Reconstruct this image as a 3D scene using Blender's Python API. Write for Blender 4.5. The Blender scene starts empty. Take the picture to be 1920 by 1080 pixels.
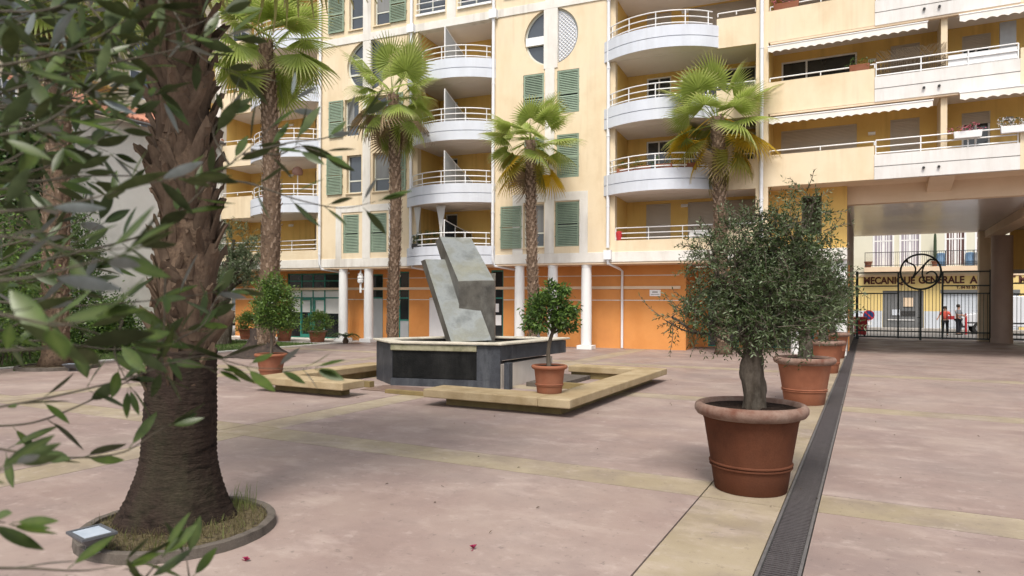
import bpy, math, random
from mathutils import Vector, Matrix
from math import sin, cos, pi, radians as RD
sc = bpy.context.scene
col = sc.collection
random.seed(7)

# ------------------------------------------------------------------ camera
FPX, CX, CY, ROLL, YAW, CH = 1281.0, 960.0, 565.0, 0.004, RD(27.5), 1.8
cd = bpy.data.cameras.new('camera')
cam = bpy.data.objects.new('camera', cd)
col.objects.link(cam)
cd.sensor_width = 36.0
cd.lens = 36.0 * FPX / 1920.0
cd.shift_y = (CY - 540.0) / 1920.0
cd.clip_start = 0.05
cd.clip_end = 600.0
cam.matrix_world = Matrix.Translation((0, 0, CH)) @ Matrix.Rotation(YAW, 4, 'Z') @ Matrix.Rotation(RD(90), 4, 'X') @ Matrix.Rotation(ROLL, 4, 'Z')
cd.dof.use_dof = True
cd.dof.focus_distance = 11.0
cd.dof.aperture_fstop = 5.6
sc.camera = cam

# ------------------------------------------------------------------ world, sun, exposure
SUN_EL, SUN_AZ = RD(58), RD(164)          # azimuth clockwise from +Y, where the sun stands
w = bpy.data.worlds.new('World')
sc.world = w
w.use_nodes = True
wn = w.node_tree
sky = wn.nodes.new('ShaderNodeTexSky')
sky.sky_type = 'NISHITA'
sky.sun_disc = False
sky.sun_elevation = SUN_EL
sky.sun_rotation = SUN_AZ
sky.dust_density = 3.0
sky.ozone_density = 0.6
hs = wn.nodes.new('ShaderNodeHueSaturation')
hs.inputs['Saturation'].default_value = 0.34
wn.links.new(sky.outputs[0], hs.inputs['Color'])
bg = wn.nodes['Background']
bg.inputs[1].default_value = 0.098
wn.links.new(hs.outputs[0], bg.inputs[0])
sl = bpy.data.lights.new('sun', 'SUN')
sl.energy = 1.5
sl.angle = RD(16)
sl.color = (1.0, 0.93, 0.83)
so = bpy.data.objects.new('sun', sl)
col.objects.link(so)
sd = Vector((sin(SUN_AZ) * cos(SUN_EL), cos(SUN_AZ) * cos(SUN_EL), sin(SUN_EL)))
so.rotation_euler = sd.to_track_quat('Z', 'Y').to_euler()
so.location = sd * 80
vs = sc.view_settings
vs.view_transform = 'Standard'
vs.look = 'None'
vs.gamma = 1.0
vs.use_curve_mapping = False
vs.exposure = 1.16
sc.cycles.use_denoising = True
sc.cycles.max_bounces = 8
sc.cycles.transparent_max_bounces = 12

# ------------------------------------------------------------------ pixel helpers (a pixel gives only a direction)
_fw = Vector((-sin(YAW), cos(YAW), 0)); _rt = Vector((cos(YAW), sin(YAW), 0)); _up = Vector((0, 0, 1))
_R = _rt * cos(ROLL) + _up * sin(ROLL); _U = _up * cos(ROLL) - _rt * sin(ROLL)
CAM = Vector((0, 0, CH))
def ray(x, y): return _fw + _R * ((x - CX) / FPX) + _U * ((CY - y) / FPX)
def at(x, y, d): return CAM + ray(x, y) * d                      # d = metres along the view axis
def gr(x, y, z=0.0):
    r = ray(x, y); return CAM + r * ((z - CH) / r.z)

# ------------------------------------------------------------------ mesh builder
class MB:
    def __init__(s): s.v = []; s.f = []; s.m = []; s.c = None
    def add(s, vs, fs, m=0):
        n = len(s.v); s.v.extend([tuple(p) for p in vs])
        for f in fs: s.f.append([i + n for i in f]); s.m.append(m)
        return s
    def box(s, x0, y0, z0, x1, y1, z1, m=0):
        return s.add([(x0,y0,z0),(x1,y0,z0),(x1,y1,z0),(x0,y1,z0),(x0,y0,z1),(x1,y0,z1),(x1,y1,z1),(x0,y1,z1)],
                     [(3,2,1,0),(4,5,6,7),(0,1,5,4),(1,2,6,5),(2,3,7,6),(3,0,4,7)], m)
    def hexa(s, b, t, m=0):
        return s.add(list(b) + list(t), [(3,2,1,0),(4,5,6,7),(0,1,5,4),(1,2,6,5),(2,3,7,6),(3,0,4,7)], m)
    def prism(s, poly, z0, z1, m=0):                     # poly counter-clockwise in xy
        n = len(poly)
        vs = [(p[0], p[1], z0) for p in poly] + [(p[0], p[1], z1) for p in poly]
        fs = [tuple(range(n - 1, -1, -1)), tuple(range(n, 2 * n))] + [(i, (i + 1) % n, n + (i + 1) % n, n + i) for i in range(n)]
        return s.add(vs, fs, m)
    def tube(s, path, r, n=6, m=0, cap=True):
        path = [Vector(p) for p in path]; k = len(path)
        rs = r if isinstance(r, (list, tuple)) else [r] * k
        vs = []; prev = None
        for i, p in enumerate(path):
            t = (path[min(i + 1, k - 1)] - path[max(i - 1, 0)])
            if t.length < 1e-9: t = Vector((0, 0, 1))
            t.normalize()
            a = prev if prev is not None else (Vector((0, 0, 1)) if abs(t.z) < .9 else Vector((1, 0, 0)))
            a = a - t * a.dot(t)
            if a.length < 1e-6: a = t.orthogonal()
            a.normalize(); b = t.cross(a); prev = a
            for j in range(n):
                q = 2 * pi * j / n
                vs.append(p + (a * cos(q) + b * sin(q)) * rs[i])
        fs = [(i*n + j, i*n + (j+1) % n, (i+1)*n + (j+1) % n, (i+1)*n + j) for i in range(k - 1) for j in range(n)]
        if cap: fs += [tuple(range(n - 1, -1, -1)), tuple(range((k-1)*n, k*n))]
        return s.add(vs, fs, m)
    def lathe(s, prof, n=32, m=0, c=(0, 0), cap=True):
        k = len(prof)
        vs = [(c[0] + r * cos(2*pi*j/n), c[1] + r * sin(2*pi*j/n), z) for r, z in prof for j in range(n)]
        fs = [(i*n + j, i*n + (j+1) % n, (i+1)*n + (j+1) % n, (i+1)*n + j) for i in range(k - 1) for j in range(n)]
        if cap: fs += [tuple(range(n - 1, -1, -1)), tuple(range((k-1)*n, k*n))]
        return s.add(vs, fs, m)
    def build(s, name, mats, parent=None, loc=(0, 0, 0), rz=0.0, smooth=None, bevel=0):
        me = bpy.data.meshes.new(name)
        me.from_pydata(s.v, [], s.f)
        if not isinstance(mats, (list, tuple)): mats = [mats]
        for m in mats: me.materials.append(m)
        if len(mats) > 1: me.polygons.foreach_set('material_index', s.m)
        if s.c is not None:
            ca = me.color_attributes.new('tip', 'FLOAT_COLOR', 'POINT')
            flat = []
            for x in s.c: flat.extend((x, x, x, 1.0))
            ca.data.foreach_set('color', flat)
        me.update()
        if smooth is not None:
            me.polygons.foreach_set('use_smooth', [True] * len(me.polygons))
            if smooth < 180: me.set_sharp_from_angle(angle=RD(smooth))
        return put(name, me, parent, loc, rz, bevel)
def put(name, me, parent=None, loc=(0, 0, 0), rz=0.0, bevel=0):
    o = bpy.data.objects.new(name, me)
    col.objects.link(o)
    o.location = loc
    o.rotation_euler = (0, 0, rz)
    if parent is not None: o.parent = parent
    if bevel:
        b = o.modifiers.new('bevel', 'BEVEL'); b.width = bevel; b.segments = 2; b.limit_method = 'ANGLE'; b.angle_limit = RD(40)
    return o
def tag(o, label=None, cat=None, group=None, kind=None):
    if label: o['label'] = label
    if cat: o['category'] = cat
    if group: o['group'] = group
    if kind: o['kind'] = kind
    return o
def empty(name, loc=(0, 0, 0), rz=0.0, label=None, cat=None, group=None):
    o = bpy.data.objects.new(name, None)
    col.objects.link(o); o.location = loc; o.rotation_euler = (0, 0, rz); o.empty_display_size = .2
    return tag(o, label, cat, group)
def copy_tree(o, parent=None, name=None):
    c = o.copy(); col.objects.link(c)
    if parent is not None: c.parent = parent
    for ch in list(o.children): copy_tree(ch, c)
    return c

# ------------------------------------------------------------------ materials
def mat(name, cols, scale=3.0, rough=.7, bump=.0, bscale=40.0, stretch=(1, 1, 1), detail=6.0, spec=.35, metal=0.0,
        stain=None, stain_scale=1.2, stain_amt=.5, stain_stretch=(1, 1, .25), contrast=(.3, .7), tip=None, trans=0.0, rnd=0.0, grain=0.0, coat=0.0, coords='Object', streak=0.0, streakc=(.42,.32,.21)):
    m = bpy.data.materials.new(name); m.use_nodes = True
    nt = m.node_tree; N = nt.nodes; L = nt.links
    bs = N['Principled BSDF']
    bs.inputs['Roughness'].default_value = rough
    bs.inputs['Metallic'].default_value = metal
    bs.inputs['Specular IOR Level'].default_value = spec
    if coat: bs.inputs['Coat Weight'].default_value = coat
    tc = N.new('ShaderNodeTexCoord')
    if coords == 'World':
        g = N.new('ShaderNodeNewGeometry'); src = g.outputs['Position']
    else: src = tc.outputs[coords]
    mp = N.new('ShaderNodeMapping'); mp.inputs['Scale'].default_value = stretch
    L.new(src, mp.inputs[0])
    no = N.new('ShaderNodeTexNoise'); no.inputs['Scale'].default_value = scale; no.inputs['Detail'].default_value = detail; no.inputs['Roughness'].default_value = .6
    L.new(mp.outputs[0], no.inputs['Vector'])
    rp = N.new('ShaderNodeValToRGB')
    k = len(cols)
    rp.color_ramp.elements[0].position = contrast[0]; rp.color_ramp.elements[1].position = contrast[1]
    rp.color_ramp.elements[0].color = (*cols[0], 1); rp.color_ramp.elements[1].color = (*cols[-1], 1)
    for i in range(1, k - 1):
        e = rp.color_ramp.elements.new(contrast[0] + (contrast[1] - contrast[0]) * i / (k - 1)); e.color = (*cols[i], 1)
    L.new(no.outputs[0], rp.inputs[0])
    cur = rp.outputs[0]
    def mix(fac, a, bcol, blend='MIX'):
        mx = N.new('ShaderNodeMix'); mx.data_type = 'RGBA'; mx.blend_type = blend
        if isinstance(fac, float): mx.inputs[0].default_value = fac
        else: L.new(fac, mx.inputs[0])
        L.new(a, mx.inputs[6])
        if isinstance(bcol, tuple): mx.inputs[7].default_value = (*bcol, 1)
        else: L.new(bcol, mx.inputs[7])
        return mx.outputs[2]
    if stain:
        mp2 = N.new('ShaderNodeMapping'); mp2.inputs['Scale'].default_value = stain_stretch
        L.new(src, mp2.inputs[0])
        n2 = N.new('ShaderNodeTexNoise'); n2.inputs['Scale'].default_value = stain_scale; n2.inputs['Detail'].default_value = 8; n2.inputs['Roughness'].default_value = .65
        L.new(mp2.outputs[0], n2.inputs['Vector'])
        mr = N.new('ShaderNodeMapRange'); mr.inputs[1].default_value = .48; mr.inputs[2].default_value = .72; mr.inputs[3].default_value = 0; mr.inputs[4].default_value = stain_amt
        L.new(n2.outputs[0], mr.inputs[0])
        cur = mix(mr.outputs[0], cur, stain)
    if streak:
        mp4 = N.new('ShaderNodeMapping'); mp4.inputs['Scale'].default_value = (1, 1, .05); L.new(src, mp4.inputs[0])
        n4 = N.new('ShaderNodeTexNoise'); n4.inputs['Scale'].default_value = 5.0; n4.inputs['Detail'].default_value = 6; L.new(mp4.outputs[0], n4.inputs['Vector'])
        n5 = N.new('ShaderNodeTexNoise'); n5.inputs['Scale'].default_value = .5; n5.inputs['Detail'].default_value = 3; L.new(src, n5.inputs['Vector'])
        mu = N.new('ShaderNodeMath'); mu.operation = 'MULTIPLY'; L.new(n4.outputs[0], mu.inputs[0]); L.new(n5.outputs[0], mu.inputs[1])
        mr5 = N.new('ShaderNodeMapRange'); mr5.inputs[1].default_value = .27; mr5.inputs[2].default_value = .42; mr5.inputs[4].default_value = streak; L.new(mu.outputs[0], mr5.inputs[0])
        cur = mix(mr5.outputs[0], cur, streakc)
    if grain:
        n3 = N.new('ShaderNodeTexNoise'); n3.inputs['Scale'].default_value = bscale * 1.7; n3.inputs['Detail'].default_value = 3
        L.new(src, n3.inputs['Vector'])
        mr3 = N.new('ShaderNodeMapRange'); mr3.inputs[1].default_value = .3; mr3.inputs[2].default_value = .7; mr3.inputs[3].default_value = 1 - grain; mr3.inputs[4].default_value = 1 + grain
        L.new(n3.outputs[0], mr3.inputs[0])
        hv = N.new('ShaderNodeHueSaturation'); L.new(mr3.outputs[0], hv.inputs['Value']); L.new(cur, hv.inputs['Color']); cur = hv.outputs[0]
    if rnd:
        oi = N.new('ShaderNodeObjectInfo')
        mr4 = N.new('ShaderNodeMapRange'); mr4.inputs[3].default_value = 1 - rnd; mr4.inputs[4].default_value = 1 + rnd
        L.new(oi.outputs['Random'], mr4.inputs[0])
        hv = N.new('ShaderNodeHueSaturation'); L.new(mr4.outputs[0], hv.inputs['Value']); L.new(cur, hv.inputs['Color']); cur = hv.outputs[0]
    if tip:
        va = N.new('ShaderNodeVertexColor'); va.layer_name = 'tip'
        cur = mix(va.outputs[0], cur, tip)
    L.new(cur, bs.inputs['Base Color'])
    if trans:
        tb = N.new('ShaderNodeBsdfTranslucent'); L.new(cur, tb.inputs[0])
        ms = N.new('ShaderNodeMixShader'); ms.inputs[0].default_value = trans
        L.new(bs.outputs[0], ms.inputs[1]); L.new(tb.outputs[0], ms.inputs[2])
        L.new(ms.outputs[0], N['Material Output'].inputs[0])
    if bump:
        nb = N.new('ShaderNodeTexNoise'); nb.inputs['Scale'].default_value = bscale; nb.inputs['Detail'].default_value = 5
        mp3 = N.new('ShaderNodeMapping'); mp3.inputs['Scale'].default_value = stretch; L.new(src, mp3.inputs[0])
        L.new(mp3.outputs[0], nb.inputs['Vector'])
        bp = N.new('ShaderNodeBump'); bp.inputs['Strength'].default_value = bump; bp.inputs['Distance'].default_value = .02
        L.new(nb.outputs[0], bp.inputs['Height']); L.new(bp.outputs[0], bs.inputs['Normal'])
    return m
M = {}
M['cream'] = mat('cream_plaster', [(.65,.525,.355), (.72,.60,.425), (.70,.59,.43)], .8, .85, .15, 60, stain=(.58,.42,.24), stain_scale=1.1, stain_amt=.38, grain=.05, streak=.32, streakc=(.48,.36,.22))
M['yellow'] = mat('ochre_plaster', [(.66,.43,.13), (.72,.49,.16)], .9, .85, .12, 60, stain=(.56,.34,.09), stain_amt=.35, grain=.05, streak=.5, streakc=(.44,.27,.08))
M['orange'] = mat('orange_plaster', [(.57,.225,.06), (.63,.27,.08), (.56,.235,.075)], .8, .85, .12, 60, stain=(.50,.20,.06), stain_amt=.3, grain=.05)
M['band'] = mat('white_concrete', [(.66,.63,.58), (.74,.72,.68)], 1.6, .8, .12, 50, stain=(.48,.43,.36), stain_scale=1.5, stain_amt=.4, grain=.04, streak=.5, streakc=(.40,.36,.31))
M['balc'] = mat('pale_balcony_paint', [(.57,.60,.67), (.63,.66,.72)], 1.2, .7, .05, 50, stain=(.42,.43,.46), stain_amt=.3, stain_stretch=(1.5,1.5,.3), streak=.22, streakc=(.42,.43,.46))
M['fasciaW'] = mat('white_fascia_paint', [(.63,.61,.59), (.71,.695,.675)], 1.3, .75, .08, 50, stain=(.45,.41,.36), stain_scale=1.6, stain_amt=.4, stain_stretch=(2,2,.3), streak=.22, streakc=(.44,.40,.36))
M['soffit'] = mat('soffit_paint', [(.70,.64,.59), (.76,.70,.65)], .8, .85)
M['tan'] = mat('tan_beam_plaster', [(.66,.51,.36), (.72,.57,.42)], 1.0, .85, .1, 50, stain=(.5,.36,.22), stain_amt=.3)
M['white'] = mat('white_paint', [(.74,.74,.74), (.80,.80,.80)], 3, .45, spec=.5)
M['pipe'] = mat('pipe_paint', [(.70,.71,.74), (.76,.77,.79)], 3, .5)
M['column'] = mat('column_paint', [(.70,.70,.70), (.77,.77,.76)], 2, .7, stain=(.58,.55,.5), stain_amt=.3)
M['shutter'] = mat('green_shutter_paint', [(.20,.27,.20), (.26,.33,.25)], 3, .55, stain=(.32,.38,.30), stain_amt=.35, rnd=.12)
M['gframe'] = mat('teal_frame_paint', [(.02,.17,.13), (.035,.21,.165)], 4, .4, spec=.5)
M['wframe'] = mat('window_frame_paint', [(.55,.56,.50), (.60,.61,.55)], 4, .5)
M['roller'] = mat('roller_shutter', [(.46,.40,.33), (.50,.44,.37)], 2, .6, rnd=.06)
M['glass'] = mat('window_glass', [(.035,.045,.055), (.06,.07,.085)], .6, .06, spec=.8)
M['dglass'] = mat('dark_glass', [(.012,.015,.017), (.03,.033,.035)], .8, .05, spec=.7)
M['fglass'] = mat('frosted_glass', [(.35,.37,.38), (.42,.44,.45)], 1.0, .35, spec=.5)
M['blind'] = mat('white_blind', [(.60,.60,.58), (.66,.66,.64)], 2, .8)
M['awn'] = mat('awning_cloth', [(.70,.66,.60), (.78,.75,.70)], 2, .85, stain=(.55,.5,.43), stain_amt=.35)
M['dark'] = mat('dark_metal', [(.03,.03,.03), (.05,.05,.05)], 6, .5)
M['grey'] = mat('grey_plastic', [(.30,.30,.30), (.36,.36,.36)], 6, .6)
M['lattice'] = mat('dry_reed_screen', [(.09,.062,.038), (.20,.15,.10), (.13,.095,.062)], 30, .9, rnd=.25)
M['marble'] = mat('white_marble_screen', [(.62,.62,.62), (.75,.75,.75), (.70,.70,.71)], 3, .4)
M['terra'] = mat('terracotta', [(.20,.075,.042), (.26,.10,.056), (.23,.09,.05)], 2.2, .8, .12, 60, stain=(.33,.20,.14), stain_scale=2.0, stain_amt=.22, stain_stretch=(1,1,.6), grain=.06, rnd=.06, spec=.15)
M['terra_rim'] = mat('weathered_terracotta_rim', [(.11,.055,.038), (.21,.135,.105), (.13,.054,.035)], 5.0, .9, .15, 60, stain=(.33,.255,.21), stain_scale=3, stain_amt=.55, stain_stretch=(1,1,1), grain=.08)
M['terra_shade'] = mat('shade_darkened_terracotta', [(.062,.023,.013), (.10,.036,.019), (.082,.03,.017)], 2.0, .85, .12, 60, stain=(.15,.065,.038), stain_scale=1.6, stain_amt=.30, stain_stretch=(1,1,.5), grain=.09, spec=.12)  # terracotta of the nearest pot, with the shade on it put into the colour
M['soil'] = mat('bark_mulch_soil', [(.008,.006,.005), (.03,.02,.016), (.015,.011,.009)], 26, .95, 1.0, 50, coords='World', spec=.05)
# ------------------------------------------------------------------ ground, plaza, drain
M['earth'] = mat('ground_asphalt', [(.05,.05,.05), (.08,.078,.075)], .6, .9, .2, 30, coords='World')
M['pink'] = mat('pink_stained_concrete', [(.195,.142,.126), (.262,.194,.172), (.30,.232,.204), (.355,.284,.25)], .55, .62, .10, 90, detail=11, contrast=(.28,.74),
                stain=(.18,.148,.14), stain_scale=.33, stain_amt=.7, stain_stretch=(1,1,1), grain=.07, spec=.3, coords='World', rnd=.03)
M['ochre'] = mat('yellow_stained_concrete', [(.245,.197,.13), (.31,.256,.178), (.36,.302,.216)], .8, .65, .10, 90, detail=10, contrast=(.3,.72),
                 stain=(.20,.164,.132), stain_scale=.45, stain_amt=.65, stain_stretch=(1,1,1), grain=.07, spec=.3, coords='World', rnd=.04)
M['joint'] = mat('joint_dirt', [(.05,.045,.04), (.09,.08,.07)], 8, .95, coords='World')
M['iron'] = mat('galvanised_iron', [(.10,.095,.095), (.16,.15,.15)], 14, .55, spec=.4, metal=.2)
M['grate'] = mat('blackened_grating', [(.045,.038,.04), (.085,.075,.078)], 9, .6, spec=.3, coords='World')
M['kerbc'] = mat('kerb_concrete', [(.05,.042,.034), (.115,.097,.082), (.075,.063,.052)], 6, .9, .3, 70, stain=(.09,.075,.06), stain_scale=4, stain_amt=.6, grain=.1)
def cracks(m):            # fine pale scuffs and dark specks
    nt = m.node_tree; N = nt.nodes; L = nt.links; bs = N['Principled BSDF']
    cur = bs.inputs['Base Color'].links[0].from_socket
    g = N.new('ShaderNodeNewGeometry')
    def layer(cur, scale, lo, hi, amt, colr, det=9, st=(1, 1, 1)):
        mp = N.new('ShaderNodeMapping'); mp.inputs['Scale'].default_value = st; L.new(g.outputs['Position'], mp.inputs[0])
        n = N.new('ShaderNodeTexNoise'); n.inputs['Scale'].default_value = scale; n.inputs['Detail'].default_value = det; n.inputs['Roughness'].default_value = .7
        L.new(mp.outputs[0], n.inputs['Vector'])
        r = N.new('ShaderNodeMapRange'); r.inputs[1].default_value = lo; r.inputs[2].default_value = hi; r.inputs[4].default_value = amt; L.new(n.outputs[0], r.inputs[0])
        x = N.new('ShaderNodeMix'); x.data_type = 'RGBA'; L.new(r.outputs[0], x.inputs[0]); L.new(cur, x.inputs[6]); x.inputs[7].default_value = (*colr, 1)
        return x.outputs[2]
    cur = layer(cur, .9, .45, .62, .38, (.18,.138,.13))
    cur = layer(cur, 1.7, .52, .70, .5, (.45,.37,.328), st=(.7, 1.3, 1))
    cur = layer(cur, 5.5, .57, .68, .4, (.46,.385,.345))
    cur = layer(cur, 12.0, .60, .68, .5, (.105,.08,.073), det=5)
    cur = layer(cur, 26.0, .68, .74, .6, (.09,.075,.07), det=3)
    L.new(cur, bs.inputs['Base Color'])
    rr = N.new('ShaderNodeTexNoise'); rr.inputs['Scale'].default_value = .9; rr.inputs['Detail'].default_value = 7; L.new(g.outputs['Position'], rr.inputs['Vector'])
    r = N.new('ShaderNodeMapRange'); r.inputs[1].default_value = .35; r.inputs[2].default_value = .65; r.inputs[3].default_value = .42; r.inputs[4].default_value = .75; L.new(rr.outputs[0], r.inputs[0])
    L.new(r.outputs[0], bs.inputs['Roughness'])
cracks(M['pink']); cracks(M['ochre'])
b = MB(); b.box(-300, -250, -.42, 300, 350, -.30)
tag(b.build('ground', M['earth']), kind='structure')
b = MB(); b.box(-19.8, -7, -.30, -.66, 40.2, -.020); b.box(-.38, -7, -.30, 14, 40.2, -.020); b.box(-.66, -7, -.32, -.38, 40.2, -.27)
plaza = b.build('plaza', M['joint']); tag(plaza, kind='structure')
XB = [(-14.1, -13.5), (-7.95, -7.35), (-1.37, -.66), (5.6, 6.2)]
YB = [(.27, .87), (6.42, 7.02), (12.58, 13.18), (18.74, 19.34)]
xs = [-19.8] + [v for p in XB[:2] for v in p] + [-1.37, -.66, -.38, 5.6, 6.2, 14]
ys = [-7] + [v for p in YB for v in p] + [24.9, 40.2]
g = .007
POOL = (-10.3, 10.3, -4.6, 14.9)                               # sunk panel inside the benches
for i in range(len(xs) - 1):
    for j in range(len(ys) - 1):
        x0, x1, y0, y1 = xs[i], xs[i+1], ys[j], ys[j+1]
        if abs(x0 + .66) < .01: continue                       # the drain
        xo = any(abs(x0 - p[0]) < .01 for p in XB); yo = any(abs(y0 - p[0]) < .01 for p in YB)
        if x0 > 5.5 and j == len(ys) - 2 and False: continue
        b = MB(); b.box(x0 + g, y0 + g, -.10, x1 - g, y1 - g, random.uniform(-.0015, .0015))
        b.build('paving_panel', M['ochre'] if (xo or yo) else M['pink'], plaza)
# drain channel with its grating
dr = empty('drain_channel', (-.52, 16, 0), 0, 'long dark slotted iron drain running past the terracotta pots to the gate', 'drain')
for s in (-1, 1):
    b = MB(); b.box(s*.127 - .0105, -20, -.06, s*.127 + .0105, 22.2, .003); b.build('edge_rail', M['iron'], dr)
    b = MB(); b.box(s*.113 - .003, -20, -.06, s*.113 + .003, 22.2, -.002); b.build('inner_rail', M['dark'], dr)
M['grate_top'] = mat('grating_top', [(.055,.05,.052), (.095,.088,.09)], 30, .5, spec=.3)  # bar tops slightly lighter than their sides
b = MB(); b.box(-.109, -.0095, -.022, .109, .0095, 0); b.m[1] = 1; sm = None
y = 4.25
for k in range(300):
    if sm is None: o = b.build('grate_bar', [M['grate'], M['grate_top']], dr, (0, y - 16, -.004)); sm = o.data
    else: o = put('grate_bar', sm, dr, (0, y - 16, -.004))
    y += .04
b = MB()
while y < 38.2:
    b.box(-.109, y - 16 - .0095, -.026, .109, y - 16 + .0095, -.004); y += .04
yy = 4.21
while yy > -4:
    b.box(-.109, yy - 16 - .0095, -.026, .109, yy - 16 + .0095, -.004); yy -= .04
tag(b.build('grating', M['grate'], dr), kind='stuff')

# ------------------------------------------------------------------ apartment building
AEA = RD(4.45)
OX, OY = -9.49, 24.05
bld = empty('apartment_building', (OX, OY, 0), AEA, 'cream and orange apartment building with curved pale balconies and louvred shutters', 'building')
FU = 6.3                                                     # the right wing starts here and turns by -AEA
def part(mb, name, m, wing=False, parent=None, smooth=None, bevel=0):
    if parent is not None: return mb.build(name, m, parent, smooth=smooth, bevel=bevel)
    return mb.build(name, m, bld, (FU, 0, 0) if wing else (0, 0, 0), -AEA if wing else 0, smooth, bevel)
def holed(mb, u0, u1, z0, z1, holes, y0, y1, m=0):            # wall as boxes round rectangular holes
    us = sorted({u0, u1, *[h[i] for h in holes for i in (0, 1)]}); zs = sorted({z0, z1, *[h[i] for h in holes for i in (2, 3)]})
    us = [u for u in us if u0 <= u <= u1]; zs = [z for z in zs if z0 <= z <= z1]
    vid = {}; 
    def V(i, j, s):
        k = (i, j, s)
        if k not in vid: vid[k] = len(mb.v); mb.v.append((us[i], (y0, y1)[s], zs[j]))
        return vid[k]
    n, k = len(us) - 1, len(zs) - 1
    solid = [[not any(h[0] - 1e-6 <= us[i] and us[i+1] <= h[1] + 1e-6 and h[2] - 1e-6 <= zs[j] and zs[j+1] <= h[3] + 1e-6 for h in holes) for j in range(k)] for i in range(n)]
    S = lambda i, j: 0 <= i < n and 0 <= j < k and solid[i][j]
    for i in range(n):
        for j in range(k):
            if not solid[i][j]: continue
            q = [(V(i,j,0), V(i+1,j,0), V(i+1,j+1,0), V(i,j+1,0)), (V(i+1,j,1), V(i,j,1), V(i,j+1,1), V(i+1,j+1,1))]
            if not S(i-1, j): q.append((V(i,j,1), V(i,j,0), V(i,j+1,0), V(i,j+1,1)))
            if not S(i+1, j): q.append((V(i+1,j,0), V(i+1,j,1), V(i+1,j+1,1), V(i+1,j+1,0)))
            if not S(i, j-1): q.append((V(i,j,1), V(i+1,j,1), V(i+1,j,0), V(i,j,0)))
            if not S(i, j+1): q.append((V(i,j+1,0), V(i+1,j+1,0), V(i+1,j+1,1), V(i,j+1,1)))
            for f in q: mb.f.append(list(f)); mb.m.append(m)
TOP = 16.6
# --- shutters (shared meshes: frame + louvres)
_sh = {}
def shutter(u, z0, wd, ht, wing=False, yoff=-.05):
    key = (round(wd, 2), round(ht, 2))
    if key not in _sh:
        a = MB(); fr = .055; t = .022
        a.box(0, -t, 0, fr, t, ht); a.box(wd - fr, -t, 0, wd, t, ht); a.box(fr, -t, 0, wd - fr, t, fr); a.box(fr, -t, ht - fr, wd - fr, t, ht); a.box(fr, -t, ht*.44, wd - fr, t, ht*.44 + fr*1.3)
        for zz in (.22, .5, .8): a.box(wd - .005, -t - .012, ht*zz, wd + .03, t + .004, ht*zz + .035); a.box(-.03, -t - .012, ht*zz, .005, t + .004, ht*zz + .035)
        l = MB(); z = fr + .02
        while z < ht - fr - .02:
            if not (ht*.44 - .04 < z < ht*.44 + fr*1.3):
                l.add([(fr, -.020, z), (wd - fr, -.020, z), (wd - fr, .016, z + .052), (fr, .016, z + .052), (fr, -.012, z - .006), (wd - fr, -.012, z - .006), (wd - fr, .022, z + .046), (fr, .022, z + .046)],
                      [(0, 1, 2, 3), (7, 6, 5, 4), (0, 4, 5, 1), (3, 2, 6, 7)])
            z += .066
        me1 = a.build('shutter', M['shutter']); me2 = l.build('louvre', M['shutter'])
        _sh[key] = (me1.data, me2.data); bpy.data.objects.remove(me1); bpy.data.objects.remove(me2)
    o = put('shutter', _sh[key][0], bld, (u, yoff, z0))
    c = put('louvre_slats', _sh[key][1], o); tag(c, kind='stuff')
    return o
def window(u0, u1, z0, z1, y=.18, mull=None, wing=False, fm='wframe', pm='glass', cross=None):
    a = MB(); fr = .055
    a.box(u0, y - .03, z0, u0 + fr, y + .03, z1); a.box(u1 - fr, y - .03, z0, u1, y + .03, z1); a.box(u0 + fr, y - .03, z0, u1 - fr, y + .03, z0 + fr); a.box(u0 + fr, y - .03, z1 - fr, u1 - fr, y + .03, z1)
    if cross:
        for c in cross: a.box(u0 + fr, y - .028, z0 + (z1 - z0)*c - .03, u1 - fr, y + .028, z0 + (z1 - z0)*c + .03)
    if mull:
        for c in mull: a.box(u0 + (u1-u0)*c - .03, y - .025, z0 + fr, u0 + (u1-u0)*c + .03, y + .025, z1 - fr)
    f = part(a, 'window', M[fm], wing)
    g = MB(); g.box(u0 + fr*.5, y - .006, z0 + fr*.5, u1 - fr*.5, y + .006, z1 - fr*.5); part(g, 'pane', M[pm], parent=f)
    return f
def roller(u0, u1, z0, z1, y, wing=False, m='roller'):        # slatted roller shutter
    a = MB(); z = z0
    while z < z1 - .01:
        zt = min(z + .05, z1); a.add([(u0, y, z), (u1, y, z), (u1, y - .012, (z + zt)/2), (u0, y - .012, (z + zt)/2), (u1, y, zt), (u0, y, zt)], [(0, 1, 2, 3), (3, 2, 4, 5)]); z = zt
    a.box(u0 - .05, y - .03, z0, u0, y + .05, z1 + .05); a.box(u1, y - .03, z0, u1 + .05, y + .05, z1 + .05); a.box(u0, y - .03, z1, u1, y + .05, z1 + .05)
    return part(a, 'roller_shutter', M[m], wing)
def rail_path(pts, parent, zs, wing=False, posts=(), r=.022):
    for z in zs:
        a = MB(); a.tube([(p[0], p[1], z) for p in pts], r, 8); part(a, 'rail', M['white'], wing, parent, smooth=60)
    for k in posts:
        p = pts[k]; a = MB(); a.tube([(p[0], p[1], zs[-1] - .12), (p[0], p[1], zs[0])], r*.9, 6); part(a, 'post', M['white'], wing, parent, smooth=60)
def arc(u0, u1, s, n=20):                                     # circular bulge towards the square
    c = (u1 - u0) / 2; rr = (c*c + s*s) / (2*s); cy = rr - s; a0 = math.asin(c / rr)
    return [((u0 + u1)/2 + rr*sin(-a0 + 2*a0*i/n), cy - rr*cos(-a0 + 2*a0*i/n)) for i in range(n + 1)]
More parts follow.
